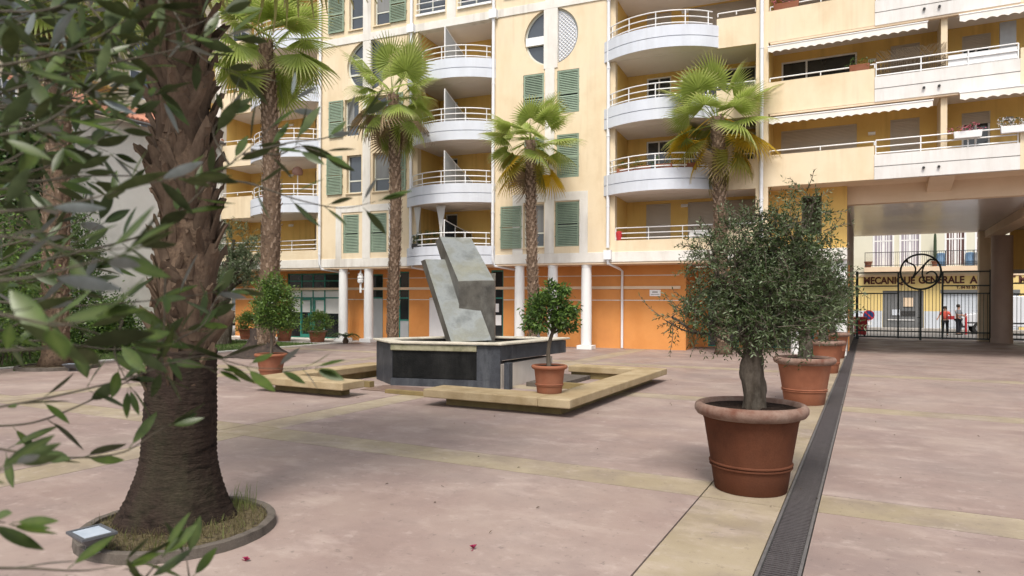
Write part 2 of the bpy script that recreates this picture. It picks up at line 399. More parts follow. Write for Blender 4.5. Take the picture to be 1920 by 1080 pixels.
def curved_balcony(u0, u1, zb, zt, floor, rail=True, s=.8):
    pts = arc(u0, u1, s); inn = arc(u0 + .12, u1 - .12, s - .12); zm = zb + (zt - zb)*.50
    a = MB()
    def ring(z, d): q = arc(u0 - d, u1 + d, s + d); return [(p[0], p[1] , z) for p in q]
    prof = [(zb, 0), (zm - .02, 0), (zm - .02, -.06), (zm + .008, -.06), (zm + .008, 0), (zt, 0)]
    rows = [ring(z, d) for z, d in prof] + [[(p[0], p[1], zt) for p in inn], [(p[0], p[1], floor) for p in inn]]
    n = len(rows[0]); vs = [p for r in rows for p in r]
    fs = [(i*n + j, i*n + j + 1, (i+1)*n + j + 1, (i+1)*n + j) for i in range(len(rows) - 1) for j in range(n - 1)]
    a.add(vs, fs)
    a.add([(u0, 0, zb), (u0, 0, zt), (u0 + .12, 0, zt), (u0 + .12, 0, zb)], [(0, 1, 2, 3)]); a.add([(u1, 0, zb), (u1, 0, zt), (u1 - .12, 0, zt), (u1 - .12, 0, zb)], [(3, 2, 1, 0)])
    o = part(a, 'balcony', M['balc'])
    f = MB(); q = [(p[0], p[1]) for p in arc(u0 + .06, u1 - .06, s - .06)] + [(u1 - .06, .02), (u0 + .06, .02)]
    f.prism(q, zb + .012, floor); part(f, 'balcony_floor', M['soffit'], parent=o)
    if rail:
        rp = arc(u0 + .22, u1 - .22, s - .06, 24); rail_path(rp, o, [zt + .52, zt + .30, zt + .09], posts=(1, 6, 12, 18, 23))
    return o
LB = [3.27, 5.72, 8.19, 10.67, 13.05]                         # undersides of the floors
FT = [4.0, 6.47, 8.94, 11.43]                                 # tops of the curved fronts
def loggia(u0, u1, l, depth, holes, zbot, ztop, m='yellow'):
    """back wall with openings, side walls and ceiling slab of one loggia"""
    a = MB(); holed(a, u0 - .1, u1 + .1, zbot, ztop, holes, depth, depth + .2); part(a, 'loggia_wall', M[m])
    a = MB(); a.box(u0 - .14, .02, zbot, u0 - .001, depth + .01, ztop); part(a, 'loggia_side_wall', M[m])
    a = MB(); a.box(u1 + .001, .02, zbot, u1 + .14, depth + .01, ztop); part(a, 'loggia_side_wall', M[m])
    a = MB(); a.box(u0 - .002, .012, ztop, u1 + .002, depth + .2, ztop + .36); part(a, 'floor_slab', M['soffit'])

# --- white string course over the columns and its underside
a = MB(); a.box(-18.45, -.03, LB[0], -7.72, .32, 3.64); a.box(-3.68, -.03, LB[0], FU - .02, .32, 3.64); part(a, 'string_course', M['band'], bevel=.008)
a = MB(); a.box(-18.4, .0, 3.20, FU, 1.25, 3.268); part(a, 'arcade_soffit', M['tan'])
a = MB(); a.box(-18.4, .34, 3.262, FU, 4.2, 3.6); part(a, 'floor_slab', M['soffit'])
# --- flat bays B and D
SQ = 1.06
def round_window(uc, zc, rad, ustrip, lat):
    # square plaster panel with a circular opening, flush with the wall
    a = MB(); n = 48; vs = []; fs = []
    circ = [(uc + rad*cos(2*pi*i/n), zc + rad*sin(2*pi*i/n)) for i in range(n)]
    def sq(i):
        c, s = cos(2*pi*i/n), sin(2*pi*i/n); k = SQ*rad / max(abs(c), abs(s)); return (uc + k*c, zc + k*s)
    for i in range(n):
        c = circ[i]; q = sq(i); vs += [(c[0], 0, c[1]), (q[0], 0, q[1]), (c[0], .26, c[1])]
    for i in range(n):
        j = (i + 1) % n; fs += [(3*i, 3*i + 1, 3*j + 1, 3*j), (3*i, 3*j, 3*j + 2, 3*i + 2)]
    a.add(vs, [tuple(reversed(f)) for f in fs]); part(a, 'round_opening', M['cream'])
    w_ = MB()
    prof = []
    for i in range(n + 1):
        c, s = cos(2*pi*i/n), sin(2*pi*i/n); prof.append((c, s))
    r1, r2 = rad - .002, rad - .07
    for i in range(n):
        p, q = prof[i], prof[i+1]
        w_.add([(uc + r1*p[0], .12, zc + r1*p[1]), (uc + r1*q[0], .12, zc + r1*q[1]), (uc + r2*q[0], .12, zc + r2*q[1]), (uc + r2*p[0], .12, zc + r2*p[1]), (uc + r2*q[0], .2, zc + r2*q[1]), (uc + r2*p[0], .2, zc + r2*p[1])], [(0, 1, 2, 3), (3, 2, 4, 5)])
    win = part(w_, 'round_window', M['wframe'])
    g = MB(); g.add([(uc + r2*p[0], .16, zc + r2*p[1]) for p in prof[:-1]], [tuple(range(n))]); part(g, 'pane', M['glass'], parent=win)
    return win
BWIN = [(-10.72, -10.0, 13.62, 15.4), (-9.42, -8.62, 13.62, 15.4), (-10.82, -10.05, 6.5, 8.15), (-9.46, -8.62, 6.5, 8.15), (-10.95, -10.2, 9.0, 10.6), (-9.45, -8.7, 9.0, 10.6), (-11.0, -10.17, 3.88, 5.56), (-9.6, -8.75, 3.88, 5.56)]
a = MB(); r0 = 1.10
BC = (-9.72, 11.98); DC = (-1.34, 11.98)
holed(a, -12.12, -7.42, 3.64, TOP, BWIN + [(BC[0] - SQ*r0, BC[0] + SQ*r0, BC[1] - SQ*r0, BC[1] + SQ*r0)], 0, .26); part(a, 'facade_wall', M['cream'])
DWIN = [(-2.45, -1.6, 3.9, 5.58), (-1.14, -.18, 3.9, 5.6), (-2.42, -1.6, 6.52, 8.17), (-1.08, -.2, 6.52, 8.17), (-2.48, -1.62, 8.98, 10.62), (-1.08, -.2, 8.98, 10.62), (-2.45, -1.6, 13.75, 15.4), (-1.1, -.2, 13.75, 15.4)]
a = MB(); holed(a, -3.62, .92, 3.64, TOP, DWIN + [(DC[0] - SQ*r0, DC[0] + SQ*r0, DC[1] - SQ*r0, DC[1] + SQ*r0)], 0, .26); part(a, 'facade_wall', M['cream'])
wb = round_window(*BC, r0, None, False); wd = round_window(*DC, r0, None, True)
a = MB(); a.box(BC[0] - .98, .1, 11.62, BC[0] - .1, .17, 11.70); a.box(BC[0] - .98, .1, 12.3, BC[0] - .1, .17, 12.36); part(a, 'transom', M['wframe'], parent=wb)
a = MB(); a.box(DC[0] - 1.05, .04, 11.74, DC[0] - .1, .17, 12.06); part(a, 'transom', M['white'], parent=wd)
# diamond lattice over the right half of the round window in bay D
a = MB(); n = 24
pl = [(DC[0] + .28, DC[1] - .95)] + [(DC[0] + 1.02*cos(-pi/2 + pi*i/n), DC[1] + 1.02*sin(-pi/2 + pi*i/n)) for i in range(2, n - 1)] + [(DC[0] + .28, DC[1] + .95)]
a.add([(p[0], .10, p[1]) for p in pl], [tuple(range(len(pl)))]); lt = part(a, 'lattice_panel', M['balc'], parent=wd)
a = MB()
for sgn in (-1, 1):
    k = -1.9
    while k < 1.9:
        # line u - sgn*z = k inside the half disc
        ptsl = []
        for t in [i*.02 for i in range(-60, 61)]:
            u = k + sgn*t
            if u > .28 and u*u + t*t < 1.0: ptsl.append((u, t))
        if len(ptsl) > 1:
            p, q = ptsl[0], ptsl[-1]
            a.tube([(DC[0] + p[0], .085, DC[1] + p[1]), (DC[0] + q[0], .085, DC[1] + q[1])], .014, 4)
        k += .145
part(a, 'lattice_bars', M['white'], parent=wd)
# pale pilaster strips between the windows
a = MB(); a.box(-9.97, -.035, 3.64, -9.57, .1, 13.03); a.box(-9.97, -.035, 13.36, -9.57, .1, TOP); part(a, 'pilaster_strip', M['band'])
a = MB(); a.box(-1.56, -.035, 3.64, -1.18, .1, 10.75); a.box(-1.62, -.035, 10.752, -1.06, .24, 13.05); a.box(-1.56, -.035, 13.36, -1.18, .1, TOP); part(a, 'pilaster_strip', M['band'])
a = MB(); a.box(-11.38, -.03, 3.64, -11.08, .05, 5.66); a.box(-8.62, -.03, 3.64, -8.36, .05, 5.66); a.box(-11.38, -.031, 5.662, -8.36, .05, 5.95); part(a, 'window_surround', M['band'])
a = MB(); a.box(-2.90, -.028, 3.64, -2.47, .05, 5.64); a.box(-.16, -.03, 3.64, .16, .05, 5.64); a.box(-2.90, -.031, 5.642, .16, .05, 5.97); part(a, 'window_surround', M['band'])
# upper string course
a = MB(); a.box(-12.12, -.04, 13.04, .92, .3, 13.36); part(a, 'string_course', M['band'], bevel=.008)
M['net'] = mat('net_curtain', [(.16,.16,.155), (.24,.24,.23)], 9, .25, stretch=(1,1,.05), spec=.6)
for k_, (u0, u1, z0, z1) in enumerate(BWIN + DWIN):
    wv = window(u0, u1, z0, z1, cross=(.33,) if z0 > 6 or k_ >= 8 else None)
    if k_ in (1, 3, 4, 8):
        a = MB(); a.box(u0 + .06, .165, z0 + (z1 - z0)*.36, u1 - (.06 if k_ != 4 else .35), .172, z1 - .06); part(a, 'curtain', M['net'], parent=wv)
for u, z0, wdt, ht in [(-11.80, 13.62, .83, 1.75), (-8.60, 13.62, .80, 1.75), (-11.86, 6.48, .82, 1.68), (-8.50, 6.48, .72, 1.68), (-11.75, 9.0, .75, 1.6), (-8.68, 9.0, .75, 1.6), (-3.40, 3.87, .88, 1.66), (-3.3, 13.75, .85, 1.65), (-.18, 13.75, .85, 1.65)]:
    shutter(u, z0, wdt, ht)
for u, z0, wdt, ht in [(-10.98, 3.89, .80, 1.66), (-9.59, 3.89, .82, 1.66), (-1.12, 3.91, .92, 1.68), (-1.07, 6.53, .86, 1.64), (-2.41, 6.53, .80, 1.64), (-2.46, 9.0, .83, 1.61), (-1.07, 9.0, .86, 1.61)]:
    shutter(u, z0, wdt, ht, yoff=.03)
for (u0, u1, z0, z1) in BWIN[:4] + DWIN[:1]:
    a = MB(); a.box(u0 - .04, -.06, z0 - .05, u1 + .04, .2, z0 - .002); part(a, 'window_sill', M['cream'])
# --- bay C: loggias with curved balconies and glazed partitions
a = MB(); a.box(-7.42, 0, 3.64, -7.24, .3, 13.03); part(a, 'pier', M['cream'])
a = MB(); a.box(-3.84, 0, 3.64, -3.62, .3, 13.03); part(a, 'pier', M['cream'])
a = MB(); holed(a, -7.42, -3.62, 13.37, TOP, [(-7.3, -5.95, 13.75, 15.6), (-5.35, -3.85, 13.75, 15.6)], 0, .26); part(a, 'facade_wall', M['cream'])
a = MB(); a.box(-5.86, -.03, 13.362, -5.45, .1, TOP); part(a, 'pilaster_strip', M['band'])
for (u0, u1) in ((-7.3, -5.95), (-5.35, -3.85)):
    wv = window(u0, u1, 13.75, 15.6, mull=(.5,))
    a = MB(); a.box(u0 - .02, -.08, 13.66, u1 + .02, .22, 13.748); part(a, 'window_sill', M['white'])
    rail_path([(u0, -.03), ((u0 + u1)/2, -.03), (u1, -.03)], wv, [14.45, 14.18, 13.92], posts=())
for l in range(4):
    zt = LB[l + 1] if l < 3 else 13.05
    fl = LB[l] + .36
    hs_ = [(-6.95, -6.35, fl, fl + 2.0), (-4.75, -3.95, fl, fl + 2.0)]
    loggia(-7.24, -3.84, l, 1.9, hs_, fl, zt)
    wl = window(-6.95, -6.35, fl, fl + 2.0, 2.0); 
    if l in (1, 3): roller(-4.70, -4.0, fl + .02, fl + 1.94, 1.98)
    else: window(-4.75, -3.95, fl, fl + 2.0, 2.0, fm='white', pm='dglass')
    curved_balcony(-7.74, -3.66, LB[l], FT[l], fl)
    # raking partition: posts, top bar and panes
    a = MB(); up = -5.62; h0, h1 = FT[l] + (1.35 if l else 1.05), FT[l] + (.55 if l else .72)
    ps = [(up, -.62, h0), (up + .0, .3, h0 + (h1 - h0)*.42), (up, 1.1, h0 + (h1 - h0)*.75), (up, 1.85, h1)]
    for x, y_, z in ps: a.tube([(x, y_, fl), (x, y_, z)], .028, 6)
    a.tube(ps, .025, 6); pt = part(a, 'balcony_partition', M['white'])
    a = MB()
    for i in range(3):
        p, q = ps[i], ps[i + 1]; a.hexa([(up - .01, p[1] + .03, fl + .05), (up + .01, p[1] + .03, fl + .05), (up + .01, q[1] - .03, fl + .05), (up - .01, q[1] - .03, fl + .05)], [(up - .01, p[1] + .03, p[2] - .02), (up + .01, p[1] + .03, p[2] - .02), (up + .01, q[1] - .03, q[2] - .02), (up - .01, q[1] - .03, q[2] - .02)])
    part(a, 'pane', M['dglass'] if l == 0 else M['fglass'], parent=pt)
a = MB(); a.box(-7.24, 1.9, 13.03, -3.84, 2.1, 13.04); 
# curtains tied back on the lowest balcony of bay C
for (uc, wd0) in ((-7.05, .2), (-5.95, .26)):
    a = MB(); rows = []
    for k in range(13):
        t = k/12; z = 5.68 - t*1.65; ww = wd0*(.28 + .72*abs(1 - t*1.75)**1.3 if t < .58 else .28 + .3*(t - .58)); rows.append([(uc + ww*(2*i/16 - 1)*.9, -.28 + .03*sin(i*2.6), z) for i in range(17)])
    n = 17; a.add([p for r in rows for p in r], [(i*n + j, i*n + j + 1, (i+1)*n + j + 1, (i+1)*n + j) for i in range(12) for j in range(16)])
    cu = a.build('curtain', M['blind'], None, (0, 0, 0), 0, smooth=180)
    tag(cu, 'white tied curtain hanging at the lowest curved balcony, %s' % ('by the pier' if uc < -6.5 else 'beside the glazed partition'), 'curtain', None)
    cu.matrix_world = Matrix.Translation((OX, OY, 0)) @ Matrix.Rotation(AEA, 4, 'Z')
# --- bay A (left) and bay E (right): curved balcony plus a straight parapet
def mixed_bay(u0, u1, cu0, cu1, fu0, fu1, doors):
    for l in range(4):
        zt = LB[l + 1]; fl = LB[l] + .36
        loggia(u0, u1, l, 1.9, [(d[0], d[1], fl, fl + 1.98) for d in doors], fl, zt)
        for d in doors:
            if d[2] == 'r' or (d[2] == 'm' and l in (0, 3)): roller(d[0] + .05, d[1] - .05, fl + .02, fl + 1.92, 1.97)
            else: window(d[0], d[1], fl, fl + 1.98, 2.0, mull=(.5,), fm='white', pm='dglass')
        if l == 0:
            pu0 = cu0 + .45 if cu0 > 0 else u0
            a = MB(); a.box(u0, -.005, 3.64, u1, .14, 4.06); bal = part(a, 'parapet', M['cream'])
            if cu0 > 0: 
                a = MB(); a.box(4.66, -.004, 4.062, u1, .138, 4.40); part(a, 'parapet', M['cream'])
            rail_path([(u0 + .02 + (u1 - u0 - .04)*i/8, .05) for i in range(9)], bal, [4.52, 4.32, 4.14], posts=(0, 2, 4, 6, 8), r=.02)
        else:
            curved_balcony(cu0, cu1, LB[l], FT[l], fl)
            a = MB(); a.box(fu0, -.004, LB[l] - .03, fu1, .14, FT[l] + .24); bal = part(a, 'parapet', M['cream'])
            rail_path([(fu0 + .03 + (fu1 - fu0 - .06)*i/2, .05) for i in range(3)], bal, [FT[l] + .44], posts=(0, 1, 2), r=.022)
        a = MB(); a.tube([((u0 + u1)/2 - .35, 1.86, fl + 1.85), ((u0 + u1)/2 - .1, 1.86, fl + 1.85)], .06, 8); part(a, 'wall_lamp', M['white'])
mixed_bay(-18.10, -12.45, -16.30, -12.20, -18.10, -16.18, [(-17.5, -16.7, 'm'), (-14.1, -12.6, 'w')])
mixed_bay(1.20, 6.10, .77, 4.87, 4.80, 6.10, [(1.95, 2.9, 'm'), (3.55, 6.0, 'm')])
a = MB(); a.box(-12.45, 0, 3.64, -12.121, .3, TOP); part(a, 'pier', M['cream'])
a = MB(); a.box(.921, 0, 3.64, 1.2, .3, TOP); part(a, 'pier', M['cream'])
a = MB(); a.box(6.10, 0, 3.64, FU + .2, .3, TOP); part(a, 'pier', M['cream'])
a = MB(); a.box(-18.46, -.06, 3.65, -18.1, .3, TOP); part(a, 'corner_pier', M['band'])
for (u0, u1, cu0, cu1, fu0, fu1) in ((-18.1, -12.45, -16.3, -12.2, -18.1, -16.18), (1.2, 6.1, .77, 4.87, 4.8, 6.1)):
    a = MB(); a.box(u0, 1.9, 13.41, u1, 2.1, TOP); part(a, 'loggia_wall', M['yellow'])
    curved_balcony(cu0, cu1, 13.05, 13.85, 13.4)
    a = MB(); a.box(fu0, -.004, 13.03, fu1, .14, 14.1); part(a, 'parapet', M['cream'])
a = MB(); a.box(-18.5, -.35, TOP, FU + .3, 9, TOP + .35); part(a, 'roof', M['band'])
a = MB(); a.box(-18.4, 2.12, 3.61, FU, 9, TOP - .01); part(a, 'inner_block', M['cream'])
# --- rain pipes
for u in (-12.2, -7.5, -3.72, .96, FU - .01):
    a = MB(); 
    zb = 3.7
    a.tube([(u, -.10, TOP), (u, -.10, zb + .1)], .062, 10)
    if u > .5 and u < 2:
        a.box(u - .14, -.2, 3.36, u + .14, -.031, 3.7)
        a.tube([(u, -.12, 3.36), (u, -.1, 3.22), (u + .25, .5, 3.06), (u + .25, 1.10, 2.98), (u + .25, 1.10, .02)], .05, 8)
    elif u < 2:
        a.tube([(u, -.10, zb + .12), (u, -.10, 3.42), (u + .06, -.05, 3.20), (u + .55, .5, 3.10), (u + .8, 1.0, 3.06)], .05, 8)
    p = part(a, 'rain_pipe', M['pipe'], smooth=50)
    if u in (-7.5, -3.72):
        a = MB(); a.box(u - .16, -.22, 13.0, u + .16, -.041, 13.34); part(a, 'hopper', M['pipe'], parent=p)
    for z in (5.3, 7.9, 10.4, 12.9, 15.2):
        a = MB(); a.tube([(u, -.1, z), (u, -.1, z + .05)], .075, 10); part(a, 'pipe_clip', M['pipe'], parent=p)
# --- arcade columns
for u in (-11.14, -9.80, -2.69, -1.30, .05):
    a = MB(); pr = [(.20, 0.16), (.205, 1.2), (.195, 2.6), (.185, 3.10), (.20, 3.11), (.20, 3.20)]
    a.lathe(pr, 24, 0, (u, .22)); c = part(a, 'column', M['column'], smooth=40)
    a = MB(); a.box(u - .29, -.07, 0, u + .29, .51, .15); part(a, 'base', M['column'], parent=c, bevel=.01)
# --- arcade back wall
GY = 1.2
gh = [(-15.15, -12.10, 0.03, 3.08), (-10.42, -9.72, .03, 3.0), (-8.92, -8.36, .03, 3.1), (-7.36, -6.45, .03, 1.95), (-4.40, -3.82, .03, 3.1)]
a = MB(); holed(a, -18.4, 3.35, 0, 3.20, gh, GY, GY + .25); part(a, 'arcade_wall', M['orange'])
a = MB(); a.box(3.35, GY, 0, 3.6, GY + 2.6, 3.2); part(a, 'arcade_wall', M['orange'])
segs = [(-18.4, -15.16), (-12.09, -10.43), (-9.71, -8.93), (-8.35, -4.41), (-3.81, 3.35)]
for s0, s1 in segs:
    for z, h, d in ((2.795, .03, .012), (2.29, .11, .05), (1.845, .03, .012)):
        a = MB(); a.box(s0, GY - d, z, s1 + (.0 if s1 < 3 else d), GY + .02, z + h); part(a, 'wall_moulding', M['tan'] if h > .05 else M['band'])
a = MB(); a.box(-18.3, .7, 0, -11.9, GY, .045); part(a, 'threshold_step', M['band'])
def shopfront(u0, u1, z0, z1, us, zs, blind=(), y=GY + .10):
    a = MB(); fr = .06
    for u in [u0 + fr/2, *us, u1 - fr/2]: a.box(u - fr/2, y - .04, z0, u + fr/2, y + .04, z1)
    for z in [z0 + fr/2, *zs, z1 - fr/2]: a.box(u0 + .001, y - .035, z - fr/2, u1 - .001, y + .035, z + fr/2)
    f = part(a, 'glazed_door' , M['gframe'])
    uu = [u0, *us, u1]; zz = [z0, *zs, z1]
    for i in range(len(uu) - 1):
        for j in range(len(zz) - 1):
            g = MB(); g.box(uu[i] + .02, y - .008, zz[j] + .02, uu[i+1] - .02, y + .008, zz[j+1] - .02); part(g, 'pane', M['dglass'], parent=f)
    for (b0, b1, c0, c1, mm) in blind:
        g = MB(); g.box(b0, y - .018, c0, b1, y - .010, c1); part(g, 'blind', M[mm], parent=f)
    return f
sf = shopfront(-15.15, -12.10, .03, 3.08, [-14.33, -13.66, -12.98], [1.93, 2.30, 2.72], [(-15.1, -14.36, 1.25, 1.90, 'blind'), (-14.3, -13.69, 1.25, 1.90, 'blind'), (-13.63, -13.01, 1.2, 1.90, 'blind'), (-12.95, -12.16, 1.2, 1.9, 'blind'), (-15.1, -14.36, 1.96, 2.27, 'blind'), (-14.3, -13.0, 1.96, 2.27, 'blind'), (-12.95, -12.16, 1.96, 2.27, 'blind')])
for uu in (-14.05, -13.25):
    a = MB(); a.box(uu - .32, GY + .02, .06, uu - .26, GY + .06, 1.9); a.box(uu + .26, GY + .02, .06, uu + .32, GY + .06, 1.9); a.box(uu - .26, GY + .02, .06, uu + .26, GY + .06, .22); a.box(uu - .26, GY + .02, 1.82, uu + .26, GY + .06, 1.9); a.box(uu + (.2 if uu < -13.6 else -.24), GY - .05, .95, uu + (.24 if uu < -13.6 else -.2), GY + .02, 1.2)
    part(a, 'door_leaf', M['gframe'], parent=sf)
shopfront(-10.42, -9.72, .03, 3.0, [], [1.93, 2.3], [(-10.36, -9.78, .1, 1.9, 'fglass')])
shopfront(-8.92, -8.36, .03, 3.1, [], [.95, 1.93, 2.3], [(-8.87, -8.41, .06, .93, 'fglass')])
a = MB(); a.box(-7.36, GY + .04, .0, -6.45, GY + .1, 1.95); part(a, 'service_door', M['white'])
shopfront(-4.40, -3.82, .03, 3.1, [], [1.93, 2.3], [(-4.3, -4.06, 1.35, 1.7, 'white'), (-4.32, -3.95, .8, 1.22, 'white')])
# beam between the mouldings in front of the glass
for s0, s1 in ((-15.16, -12.09), (-10.43, -9.71), (-8.93, -8.35), (-4.41, -3.81)):
    a = MB(); a.box(s0, GY - .05, 2.29, s1, GY + .05, 2.40); part(a, 'wall_moulding', M['tan'])
# recess behind the olive trees
a = MB(); holed(a, 3.6, 9.2, 0, 3.2, [(4.1, 5.3, .02, 2.3), (5.9, 8.0, .02, 2.3)], 3.6, 3.8); part(a, 'arcade_wall', M['orange'])
shopfront(4.1, 5.3, .02, 2.3, [4.7], [1.9], (), 3.7); shopfront(5.9, 8.0, .02, 2.3, [6.6, 7.3], [1.9], (), 3.7)
# small white notice on the orange wall
a = MB(); a.box(2.25, GY - .02, 2.02, 2.66, GY - .002, 2.26); sg = a.build('wall_sign', M['white'], None); sg.matrix_world = bld_m = Matrix.Translation((OX, OY, 0)) @ Matrix.Rotation(AEA, 4, 'Z')
tag(sg, 'small white rectangular notice fixed high on the plain orange wall', 'sign')
# ------------------------------------------------------------------ right wing over the passage (local frame: u from FU, y into the building)
def fp(mb, name, m, parent=None, **k): return part(mb, name, M[m], True, parent, **k)
FX, FY = OX + FU*cos(AEA), OY + FU*sin(AEA)                 # world position of the wing's corner (-3.21, 24.54)
FB = [5.75, 8.21, 10.63, 13.08, 15.5]
def awning(u0, u1, z, drop=.22, out=.55):
    a = MB(); n = int((u1 - u0)/.13); rows = [[], [], []]
    for i in range(n*4 + 1):
        u = u0 + (u1 - u0)*i/(n*4)
        rows[0].append((u, .45, z + .22)); rows[1].append((u, -.06 + .45 - out, z)); rows[2].append((u, -.065 + .45 - out, z - drop + .045*abs(cos(pi*i/4*.5))))
    w_ = n*4 + 1; a.add([p for r in rows for p in r], [(i*w_ + j, i*w_ + j + 1, (i+1)*w_ + j + 1, (i+1)*w_ + j) for i in range(2) for j in range(w_ - 1)])
    aw = fp(a, 'awning', 'awn')
    a = MB(); a.tube([(u0, .45, z + .2), (u1, .45, z + .2)], .05, 8); fp(a, 'roller_tube', 'white', aw)
    a = MB(); a.tube([(u0 - .02, .39 - out, z), (u1 + .02, .39 - out, z)], .022, 6); fp(a, 'front_bar', 'white', aw)
    return aw
DEP = 1.5
for l in range(4):
    zb, fl = FB[l], FB[l] + .30; zt = FB[l + 1]
    # slab and ceiling
    a = MB(); a.box(.02, .15, zb, 11.5, DEP + .25, fl); fp(a, 'floor_slab', 'tan' if l == 0 else 'soffit')
    # back wall with openings
    hs_ = [(.45, 2.86, fl + .75 if l == 1 else fl, fl + 1.85), (3.86, 4.70, fl, fl + 1.85), (5.86, 6.62, fl, fl + 1.82), (7.6, 9.4, fl, fl + 1.85)]
    a = MB(); holed(a, .0, 11.5, fl, zt, hs_, DEP, DEP + .2); fp(a, 'loggia_wall', 'yellow')
    a = MB(); a.box(.02, .14, fl, .2, DEP, zt); fp(a, 'loggia_side_wall', 'yellow')
    if l == 1:
        part_w = window(.45, 2.86, fl + .75, fl + 1.85, DEP + .1, mull=(.34,), wing=True, fm='white', pm='dglass')
    else: roller(.5, 2.81, fl + .02, fl + 1.80, DEP + .06, True)
    roller(3.91, 4.65, fl + .02, fl + 1.80, DEP + .06, True)
    window(5.86, 6.62, fl, fl + 1.82, DEP + .1, mull=(.5,), wing=True, fm='white', pm='dglass')
    roller(5.90, 6.58, fl + (1.35 if l else 1.45), fl + 1.80, DEP + .04, True)
    window(7.6, 9.4, fl, fl + 1.85, DEP + .1, mull=(.5,), wing=True, fm='white', pm='dglass')
    # straight parapet, white grooved front with rails
    a = MB(); a.box(.2, 0, zb - .03, 3.38, .14, zb + 1.03); pr = fp(a, 'parapet', 'cream')
    rail_path([(.24 + 3.14*i/4, .06) for i in range(5)], pr, [zb + 1.18], True, posts=(0, 2, 4), r=.022)
    a = MB(); zm = zb + .36
    a.add([], [])
    a.box(3.381, -.03, zb - .04, 7.14, .12, zm - .012); a.box(3.381, .03, zm - .012, 7.14, .118, zm + .016); a.box(3.381, -.03, zm + .016, 7.14, .12, zb + .74)
    fr_ = fp(a, 'balcony_front', 'fasciaW')
    rail_path([(3.42 + 3.68*i/6, .05) for i in range(7)], fr_, [zb + 1.21, zb + 1.0, zb + .80], True, posts=(0, 2, 4, 6), r=.022)
    for u in (4.72, 5.12):
        a = MB(); a.tube([(u, -.02, zb + .22), (u, -.10, zb + .21)], .04, 8); fp(a, 'spout', 'dark', fr_)
    # divider between the flats and right hand pilaster
    a = MB(); a.box(5.18, .15, fl, 5.35, DEP, zt); fp(a, 'dividing_wall', 'yellow' if False else 'cream')
    a = MB(); a.box(7.145, -.012, zb - .04, 7.6, .14, zb + 1.05); fp(a, 'parapet', 'cream')
    a = MB(); a.box(7.61, -.03, zb - .04, 11.5, .12, zb + .74); fr2 = fp(a, 'balcony_front', 'fasciaW')
    rail_path([(7.65 + 3.8*i/6, .05) for i in range(7)], fr2, [zb + 1.21, zb + 1.0, zb + .80], True, posts=(0, 2, 4, 6), r=.022)
    a = MB(); a.box(.25, -.0, zt - .10, 11.5, .16, zt - .042); fp(a, 'awning_box', 'tan')
    aw_u = (.24, 4.95) if l == 0 else (.2, 4.8)
    awning(aw_u[0], aw_u[1], zt - .22)
    awning(5.62, 8.4, zt - .20 if l else zt - .16, .24, .62 if l else .8)
    a = MB(); a.tube([(3.2, DEP - .05, fl + 1.45), (3.42, DEP - .05, fl + 1.45)], .06, 8); fp(a, 'wall_lamp', 'white')
    a = MB(); a.tube([(7.0, DEP - .05, fl + 1.5), (7.2, DEP - .05, fl + 1.5)], .06, 8); fp(a, 'wall_lamp', 'grey')
a = MB(); a.box(6.72, .5, FB[1] + .3, 7.12, .62, FB[1] + 2.05); fp(a, 'storage_cupboard', 'grey')
a = MB(); a.box(5.36, .075, FB[1] + .76, 7.1, .10, FB[1] + 1.14); fp(a, 'privacy_panel', 'marble')
# reed lattice screen on the second terrace
a = MB(); z0, z1 = FB[1] + .80, FB[1] + 1.62
k = 3.40
random.seed(5)
while k < 5.30:
    for s in (-1, 1):
        u1 = k + s*.55
        uu = max(3.42, min(5.32, u1)); t = (uu - k)/(u1 - k)
        a.tube([(k, .12 + .01*s, z0), (uu, .12 + .01*s + random.uniform(-.01, .01), z0 + (z1 - z0)*t*(.9 + .1*random.random()))], .007, 4)
    a.tube([(k + .02, .15, z0), (k + .02 + random.uniform(-.02, .02), .15, z0 + random.uniform(.35, .6))], .014, 4)
    k += .055
tag(fp(a, 'reed_screen', 'lattice'), kind='stuff')
a = MB(); a.box(0, 0, 5.72, .199, .3, TOP); fp(a, 'pier', 'cream')
a = MB(); a.box(-.02, -.3, TOP, 11.6, 9, TOP + .34); fp(a, 'roof', 'band')
a = MB(); a.box(0, DEP + .22, FB[0] + .31, 11.5, 9, TOP - .02); fp(a, 'inner_block', 'cream')
# wall and pier left of the passage
a = MB(); holed(a, .0, 2.58, 3.66, FB[0], [(1.16, 1.80, 4.15, 5.48)], 1.2, 1.45); fp(a, 'facade_wall', 'yellow')
a = MB()
z = 4.17
while z < 5.44: a.add([(1.2, 1.22, z), (1.76, 1.22, z), (1.76, 1.30, z + .05), (1.2, 1.30, z + .05)], [(0, 1, 2, 3)]); z += .062
a.box(1.16, 1.21, 4.15, 1.21, 1.33, 5.48); a.box(1.75, 1.21, 4.15, 1.80, 1.33, 5.48); a.box(1.21, 1.21, 5.43, 1.75, 1.33, 5.48); a.box(1.2, 1.31, 4.15, 1.76, 1.33, 5.45)
M['brownlouvre'] = mat('bronze_louvre', [(.06,.055,.03), (.09,.08,.05)], 5, .5)
fp(a, 'louvre_window', 'brownlouvre')
a = MB(); a.box(-.05, 1.0, 3.27, 2.59, 1.5, 3.655); fp(a, 'string_course', 'band')
a = MB(); a.box(2.1, 1.22, 0, 2.575, 1.72, 3.268); fp(a, 'pier', 'column')
for u in (1.0,):
    a = MB(); a.lathe([(.2, 0), (.2, 3.2), (.19, 3.27)], 20, 0, (u, 1.45)); fp(a, 'column', 'column', smooth=40)
